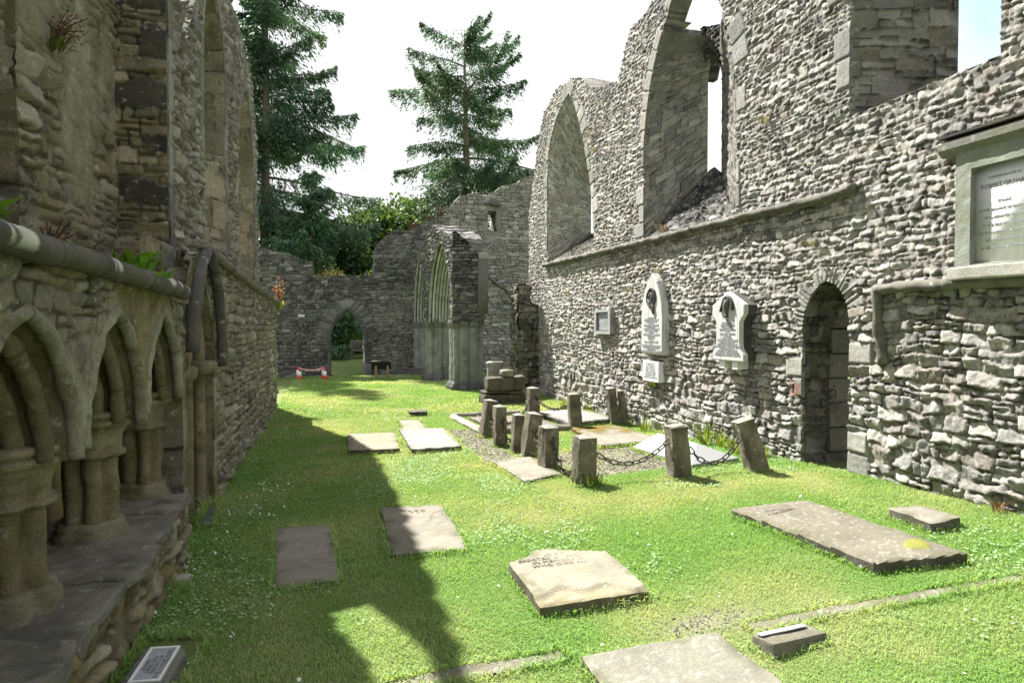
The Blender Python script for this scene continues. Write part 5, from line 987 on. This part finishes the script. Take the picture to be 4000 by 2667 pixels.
conifer('dark spruce with low branches just behind the far wall, left of the archway', -.9, 34, 9.5, 4.0, .6, 503, .45, 1.1, None, (.075, .145, .075), .08, .25)
broadleaf('leafy green broadleaf tree beyond the far wall between the two conifers', 4.6, 43, 9.6, 4.2, 2.5, 511, 110, 420, .26, (.06, .12, .038))
broadleaf('lower broadleaf tree with dark foliage behind the stepped wall top', 1.0, 38, 6.9, 3.0, 1.0, 512, 70, 420, .22, (.05, .105, .033))
broadleaf('broad tree crown half hidden behind the right hand part of the far wall', 9.5, 40, 7.6, 3.0, 1.5, 513, 60, 380, .24, (.06, .12, .035))
broadleaf('dense dark shrub filling the view through the far archway', 1.5, 34.5, 4.4, 3.6, .3, 514, 110, 460, .15, (.3, .46, .085), 'shrub', 'shrub', .3, 1.3)
broadleaf('second dark shrub behind the far archway, farther left', -2.6, 35.5, 4.0, 2.8, .3, 515, 70, 400, .16, (.09, .16, .035), 'shrub', 'shrub', .3, 1.4)

# ------------------------------------------------------------------ plants on the walls
def herb(label, x, y, z, rx, h, n, leaf, col, seed, out=(0, 0, 0), group=None):
    rng = np.random.default_rng(seed); b = np.array((x, y, z)); mb = MB(); tips = []
    for k in range(9):
        a = rng.uniform(0, 6.283); tp = b + np.array((math.cos(a) * rx * rng.uniform(.2, 1), math.sin(a) * rx * rng.uniform(.2, 1), h * rng.uniform(.45, 1))) + np.array(out) * h
        sweep(mb, resample([tuple(b), tuple((b * .6 + tp * .4) + np.array((0, 0, h * .12))), tuple(tp)], 5)[0], circ(.004, 4), (0, 1, .1), np.array(col) * .6, False); tips.append((b, tp))
    t0 = rng.integers(0, 9, n); f = rng.uniform(.25, 1.05, n)[:, None]; P = np.array([tips[i][0] for i in t0]) * (1 - f) + np.array([tips[i][1] for i in t0]) * f + rng.normal(0, rx * .16, (n, 3))
    V, Fq = cards(rng, P, rng.normal(size=(n, 3)) + np.array((0, 0, .5)), rng.uniform(.5, 1.3, n) * leaf, rng.uniform(.5, 1.3, n) * leaf * .5)
    mb.add(V, [Fq], np.repeat(np.array(col) * rng.uniform(.5, 1.5, n)[:, None] * (1 + rng.normal(0, .12, (n, 3))), 4, 0)); return tag(mb.build('wall_plant', M_LEAF, None, False), label, 'plant', group)
def tuft(label, x, y, z, n, h, col, seed, spread=.06, leafw=.012, out=(0, 0, 0), cat='plant', name='wall_plant', group=None, mat=None):
    rng = np.random.default_rng(seed); V = []; Fq = []; C = []
    for k in range(n):
        a = rng.uniform(0, 6.283); o = np.array((math.cos(a), math.sin(a), 0)); L_ = h * rng.uniform(.5, 1.1); lean = rng.uniform(.1, .7); b = np.array((x, y, z)) + o * rng.uniform(0, spread); s = np.array((-o[1], o[0], 0)) * leafw * rng.uniform(.7, 1.3)
        d = o * lean + np.array(out); p1 = b + d * L_ * .45 + np.array((0, 0, L_ * .6)); p2 = b + d * L_ + np.array((0, 0, L_ * .75)); i = len(V)
        V += [b - s * .5, b + s * .5, p1 + s, p1 - s, p2]; Fq.append((i, i + 1, i + 2, i + 3)); Fq.append((i + 3, i + 2, i + 4, i + 4)); C += [np.array(col) * rng.uniform(.7, 1.35)] * 5
    return tag(make(name, np.array(V), [np.array([f for f in Fq if len(set(f)) == 4]), np.array([f[:3] for f in Fq if len(set(f)) == 3])], mat or M_LEAF, None, np.array(C), False), label, cat, group)
tuft('bright green broad leaved plant on the ledge below the dark quoins', -1.13, 4.35, 2.0, 26, .2, (.12, .26, .03), 601, .1, .03, (.25, 0, 0))
tuft('smaller green leafy plant on the ledge, right of the broad leaved one', -1.12, 4.75, 1.98, 18, .11, (.11, .24, .03), 602, .1, .022, (.2, 0, 0))
tuft('low green plant at the end of the dark string course', -1.12, 5.05, 1.97, 14, .09, (.13, .26, .04), 603, .07, .02, (.2, 0, 0))
tuft('green leaf clump at the left edge of the photo above the dark string course', -1.2, 2.62, 2.02, 22, .2, (.10, .22, .025), 604, .08, .03, (.1, .1, 0))
herb('yellow green moss cushion on the ledge above the dark string course', -1.12, 3.75, 1.99, 0.09, 0.07, 120, 0.016, (0.17, 0.155, 0.025), 605)
herb('reddish herb with thin stems on the ledge above the seat niches', -1.15, 3.2, 2.0, 0.16, 0.17, 90, 0.022, (0.15, 0.075, 0.06), 606)
herb('thin light green herb on the ledge beside the reddish one', -1.13, 3.5, 2.0, 0.12, 0.12, 80, 0.02, (0.16, 0.2, 0.05), 607)
herb('pinkish brown shrubby plant hanging from the plastered panel high on the shaded wall', -1.84, 5.3, 3.7, 0.14, 0.32, 260, 0.03, (0.17, 0.1, 0.07), 608, (.25, 0, -.35))
tuft('green clump under the pinkish plant on the plastered panel', -1.84, 5.27, 3.62, 40, .2, (.10, .13, .03), 609, .08, .01, (.3, 0, -.4))
herb('orange pink bushy plant growing out of the far end of the shaded wall', -1.02, 14.2, 2.2, 0.16, 0.5, 260, 0.05, (0.28, 0.17, 0.11), 610)
tuft('yellow green leaves under the orange plant at the end of the shaded wall', -1.0, 14.1, 2.05, 14, .22, (.3, .36, .05), 611, .05, .03, (.3, 0, 0))
tuft('green fern on the ledge of the far part of the shaded wall', -1.22, 10.6, 2.3, 20, .22, (.13, .2, .04), 612, .08, .02, (.15, 0, 0))
tuft('dry straw coloured grass tuft in the sill of the middle window', 5.05, 9.3, 3.16, 46, .26, (.26, .21, .13), 613, .1, .004, (-.35, 0, -.1), mat=M_PETAL)
for k, (y, z, lab) in enumerate(((9.75, 2.62, 'dry yellow grass tuft left of the tall memorial tip'), (9.32, 2.55, 'yellow grass tuft directly over the tall memorial tip'), (10.3, 2.3, 'broad dry grass tuft left of the tall memorial'), (12.2, 5.5, 'straw tuft beside the leftmost window head'), (11.6, 5.9, 'straw tuft on the broken top between the windows'), (11.9, 5.1, 'dry tuft lower beside the leftmost window'), (5.7, 5.2, 'straw tuft on the tall wall left of the tallest embrasure'), (6.7, 4.1, 'small dry tuft in the masonry right of the middle window'), (13.4, 2.4, 'rusty dry tuft near the far end of the sunlit wall'), (9.55, .72, 'dry tuft under the small white plaque'), (5.9, 2.55, 'rusty tuft above the narrow doorway'))):
    tuft(lab, 4.96, y, z, 60, .15, (.30, .275, .15), 620 + k, .07, .0035, (-.35, 0, -.3), group='dry tufts on the sunlit wall', mat=M_PETAL)
tuft('green plant growing under the white plaque', 4.92, 9.3, .74, 22, .14, (.12, .2, .03), 640, .05, .012, (-.3, 0, 0))
for k, (x, y, h) in enumerate(((4.8, 8.6, .3), (4.85, 7.75, .42), (4.85, 7.4, .35), (4.8, 9.4, .3), (4.75, 6.9, .25), (4.86, 6.6, .2), (4.55, 12.4, .35), (4.75, 11.7, .3), (2.3, 10.0, .2), (2.58, 6.2, .2), (2.5, 7.5, .22), (4.93, 3.8, .12))):
    tuft(('tall green weed clump against the wall foot beside the hipped slab', 'tallest green weed at the wall foot left of the leaning post', 'green weed beside the tallest one at the wall foot', 'green weeds at the wall foot by the mossy slab', 'low weeds behind the strongly leaning post', 'small weeds at the wall foot near the doorway', 'bright green weeds near the end of the sunlit wall', 'green weeds by the wall corner post', 'grass tuft round the foot of the last post in the left row', 'long grass tuft round the foot of the nearest post', 'long grass tuft round the foot of the lichened post', 'brown dry weeds at the wall foot under the large memorial')[k], x, y, gz(x, y), 34, h, (.16, .24, .045) if k < 11 else (.2, .12, .06), 650 + k, .1 if k < 11 else .05, .009 if k < 11 else .004, group='weeds at wall and post feet')
for k, (x, z, lab) in enumerate(((2.9, 5.15, 'rusty pink bush on the far wall top above the arcade'), (3.5, 5.45, 'second rusty plant, higher on the far wall top'), (3.9, 5.75, 'third rusty plant beside the tower like part of the far wall'), (-.1, 3.48, 'brown grass along the low wall top over the archway'), (5.8, 5.2, 'small plant in the sill of the far small window'))):
    herb(lab, x, YF + .2, z - .05, .35 if k != 3 else .8, .45 if k < 3 else .15, 170, .06, (.22, .15, .10), 670 + k, group='plants on the far wall top')
herb('trailing yellow plant hanging over the near arcade arch', 3.1, 20.6, 4.2, 0.3, 0.4, 160, 0.04, (0.26, 0.24, 0.12), 680)

# ------------------------------------------------------------------ grass, daisies, clover, gravel
rng = np.random.default_rng(7)
def clear(x, y, keep=.0):
    ok = np.ones(len(x), bool)
    KP = {id(P): k for P, k in zip([Q for Q in SLABS if len(Q) and id(Q) in SLID], KEEP)}
    for P in SLABS:
        bb = (x > P[:, 0].min()) & (x < P[:, 0].max()) & (y > P[:, 1].min()) & (y < P[:, 1].max())
        if bb.any():
            d, _, _, _ = polyd(x[bb], y[bb], P); i = np.nonzero(bb)[0]; m_ = (d > .012) & (rng.random(len(d)) >= KP.get(id(P), 0)); ok[i[m_]] = False
    return ok
def zone(x0, x1, y0, y1, n): return rng.uniform(x0, x1, n), rng.uniform(y0, y1, n)
X = []; Y = []; HS = []; WS = []
for x0, x1, y0, y1, n, h, w in ((.6, 4.95, 1.5, 2.3, 85000, .024, .0038), (-1.05, 5.0, 2.3, 4.2, 190000, .024, .0038), (-1.08, 5.0, 4.2, 7.2, 200000, .025, .005), (-1.08, 5.0, 7.2, 12.5, 140000, .027, .008), (-1.1, 6.0, 12.5, 23.3, 90000, .036, .015), (5.7, 9, 5, 12, 12000, .06, .015)):
    a, b = zone(x0, x1, y0, y1, n); den = 1 - .93 * bare(a, b); ok = (rng.random(n) < den) & clear(a, b); X.append(a[ok]); Y.append(b[ok]); HS.append(np.full(ok.sum(), h)); WS.append(np.full(ok.sum(), w))
for P in SLABS:                          # longer unmown blades round every slab and post foot
    for p, q_ in zip(P, np.roll(P, -1, 0)):
        l_ = float(np.linalg.norm(q_ - p)); k_ = int(l_ * 420); t_ = rng.random((k_, 1)); nn = np.array((q_[1] - p[1], p[0] - q_[0])) / (l_ + 1e-9)
        e_ = p + (q_ - p) * t_ + nn * np.sign(np.dot(nn, (p + q_) / 2 - P.mean(0))) * rng.uniform(-.004, .035, (k_, 1)); X.append(e_[:, 0]); Y.append(e_[:, 1]); HS.append(rng.uniform(.03, .062, k_)); WS.append(np.full(k_, .0045 + .0006 * e_[:, 1].mean()))
X, Y, HS, WS = map(np.concatenate, (X, Y, HS, WS)); n = len(X)
# taller blades by walls, slabs
edge = np.exp(-(X + 1.08) / .12) + np.exp(-(5.0 - X) / .15)
HS = HS * rng.uniform(.55, 1.25, n) * (1 + .45 * vn(X * 2.2, Y * 2.2, 9)) * (1 + 1.3 * np.clip(edge, 0, 1)); a = rng.uniform(0, 6.283, n); le = rng.uniform(.25, 1.1, n)
zg = ground(X, Y) + .012 * fbm(X * 1.3, Y * 1.3, 4) + .006 * fbm(X * 6, Y * 6, 5) - .004
B = np.c_[X, Y, zg]; o = np.c_[np.cos(a), np.sin(a), 0 * a]; s = np.c_[-np.sin(a), np.cos(a), 0 * a] * (WS * .5)[:, None]
p1 = B + o * (HS * le * .4)[:, None] + np.c_[0 * a, 0 * a, HS * .65]; p2 = B + o * (HS * le)[:, None] + np.c_[0 * a, 0 * a, HS * (1.05 - .35 * le)]
V = np.stack([B - s, B + s, p1 + s * .8, p1 - s * .8, p2], 1).reshape(-1, 3); i = np.arange(n) * 5
dry = np.clip(.27 + .95 * fbm(X * .9, Y * .9, 21) + .35 * fbm(X * 4, Y * 4, 22) + rng.normal(0, .12, n), 0, 1)[:, None]
c = (np.array((.20, .375, .10)) * (1 - dry) + np.array((.40, .48, .22)) * dry) * rng.uniform(.72, 1.28, n)[:, None]
tag(make('grass', V, [np.stack([i, i + 1, i + 2, i + 3], 1), np.stack([i + 3, i + 2, i + 4], 1)], M_BLADE, None, np.repeat(c, 5, 0), False), 'mown lawn grass', 'grass', kind='stuff')
# clover leaves in patches
x, y = zone(-1.05, 5, 2.4, 9, 60000); m = sst(fbm(x * 1.2, y * 1.2, 71) + .4 * fbm(x * 5, y * 5, 72), .15, .5); ok = (rng.random(len(x)) < m * .9) & clear(x, y) & (bare(x, y) < .3); x, y = x[ok], y[ok]; n = len(x)
zg = ground(x, y) + .012 * fbm(x * 1.3, y * 1.3, 4) + rng.uniform(.012, .03, n); r = rng.uniform(.005, .011, n); V = []; a0 = rng.uniform(0, 6.283, n); tx, ty = rng.normal(0, .3, n), rng.normal(0, .3, n)
V = np.stack([np.c_[x + r * np.cos(a0 + k * 1.2566), y + r * np.sin(a0 + k * 1.2566), zg + r * (np.cos(a0 + k * 1.2566) * tx + np.sin(a0 + k * 1.2566) * ty)] for k in range(5)], 1).reshape(-1, 3)
tag(make('clover', V, [np.arange(n * 5).reshape(n, 5)], M_BLADE, None, np.repeat(np.array((.25, .40, .19)) * rng.uniform(.6, 1.5, n)[:, None], 5, 0), False), 'clover and daisy leaves in the lawn', 'clover', kind='stuff')
# daisies
x, y = zone(-1.05, 5, 2.2, 22.5, 30000); m = sst(fbm(x * .8, y * .5, 81) + .3 * fbm(x * 3, y * 3, 82) + .75 * np.exp(-(x + 1.0) / .55) + .4 * sst(y, 17, 21) + .25 * sst(x, 3.6, 4.6) * sst(5 - y, 0, 1), .35, 1.1); ok = (rng.random(len(x)) < m * .6 + .015) & clear(x, y) & (bare(x, y) < .2); x, y = x[ok], y[ok]; n = len(x)
zg = ground(x, y) + .012 * fbm(x * 1.3, y * 1.3, 4) + rng.uniform(.03, .05, n); r = rng.uniform(.006, .0105, n); a0 = rng.uniform(0, 6.283, n); tx, ty = rng.normal(0, .5, n), rng.normal(-.2, .5, n)
V = np.stack([np.c_[x + r * np.cos(a0 + k * .7854), y + r * np.sin(a0 + k * .7854), zg + r * (np.cos(a0 + k * .7854) * tx + np.sin(a0 + k * .7854) * ty)] for k in range(8)], 1).reshape(-1, 3)
tag(make('daisies', V, [np.arange(n * 8).reshape(n, 8)], M_PETAL, None, np.repeat(np.array((.72, .72, .70)) * rng.uniform(.75, 1.05, n)[:, None], 8, 0), False), 'white daisies scattered in the lawn', 'daisies', kind='stuff')
# gravel in the plot and worn places
x, y = zone(1.7, 4.9, 3.0, 10.8, 60000); ok = (rng.random(len(x)) < bare(x, y) ** 1.5) & clear(x, y); x, y = x[ok], y[ok]; n = len(x); zg = ground(x, y) + .012 * fbm(x * 1.3, y * 1.3, 4); r = rng.uniform(.004, .014, n) * rng.uniform(.5, 1.2, n)
oct_ = np.array([(1, 0, 0), (-1, 0, 0), (0, 1, 0), (0, -1, 0), (0, 0, .7), (0, 0, -.5)]); V = (np.c_[x, y, zg + .004][:, None] + (oct_[None] * rng.uniform(.6, 1.4, (n, 6, 1))) * r[:, None, None]).reshape(-1, 3); f = np.array([(0, 2, 4), (2, 1, 4), (1, 3, 4), (3, 0, 4)]); Fq = (np.arange(n)[:, None, None] * 6 + f[None]).reshape(-1, 3)
tag(make('gravel', V, [Fq], M_SLAB, None, np.repeat(np.array((.2, .185, .145)) * rng.uniform(.35, 1.3, n)[:, None], 6, 0), False), 'gravel and dry litter in the chained plot', 'gravel', kind='stuff')
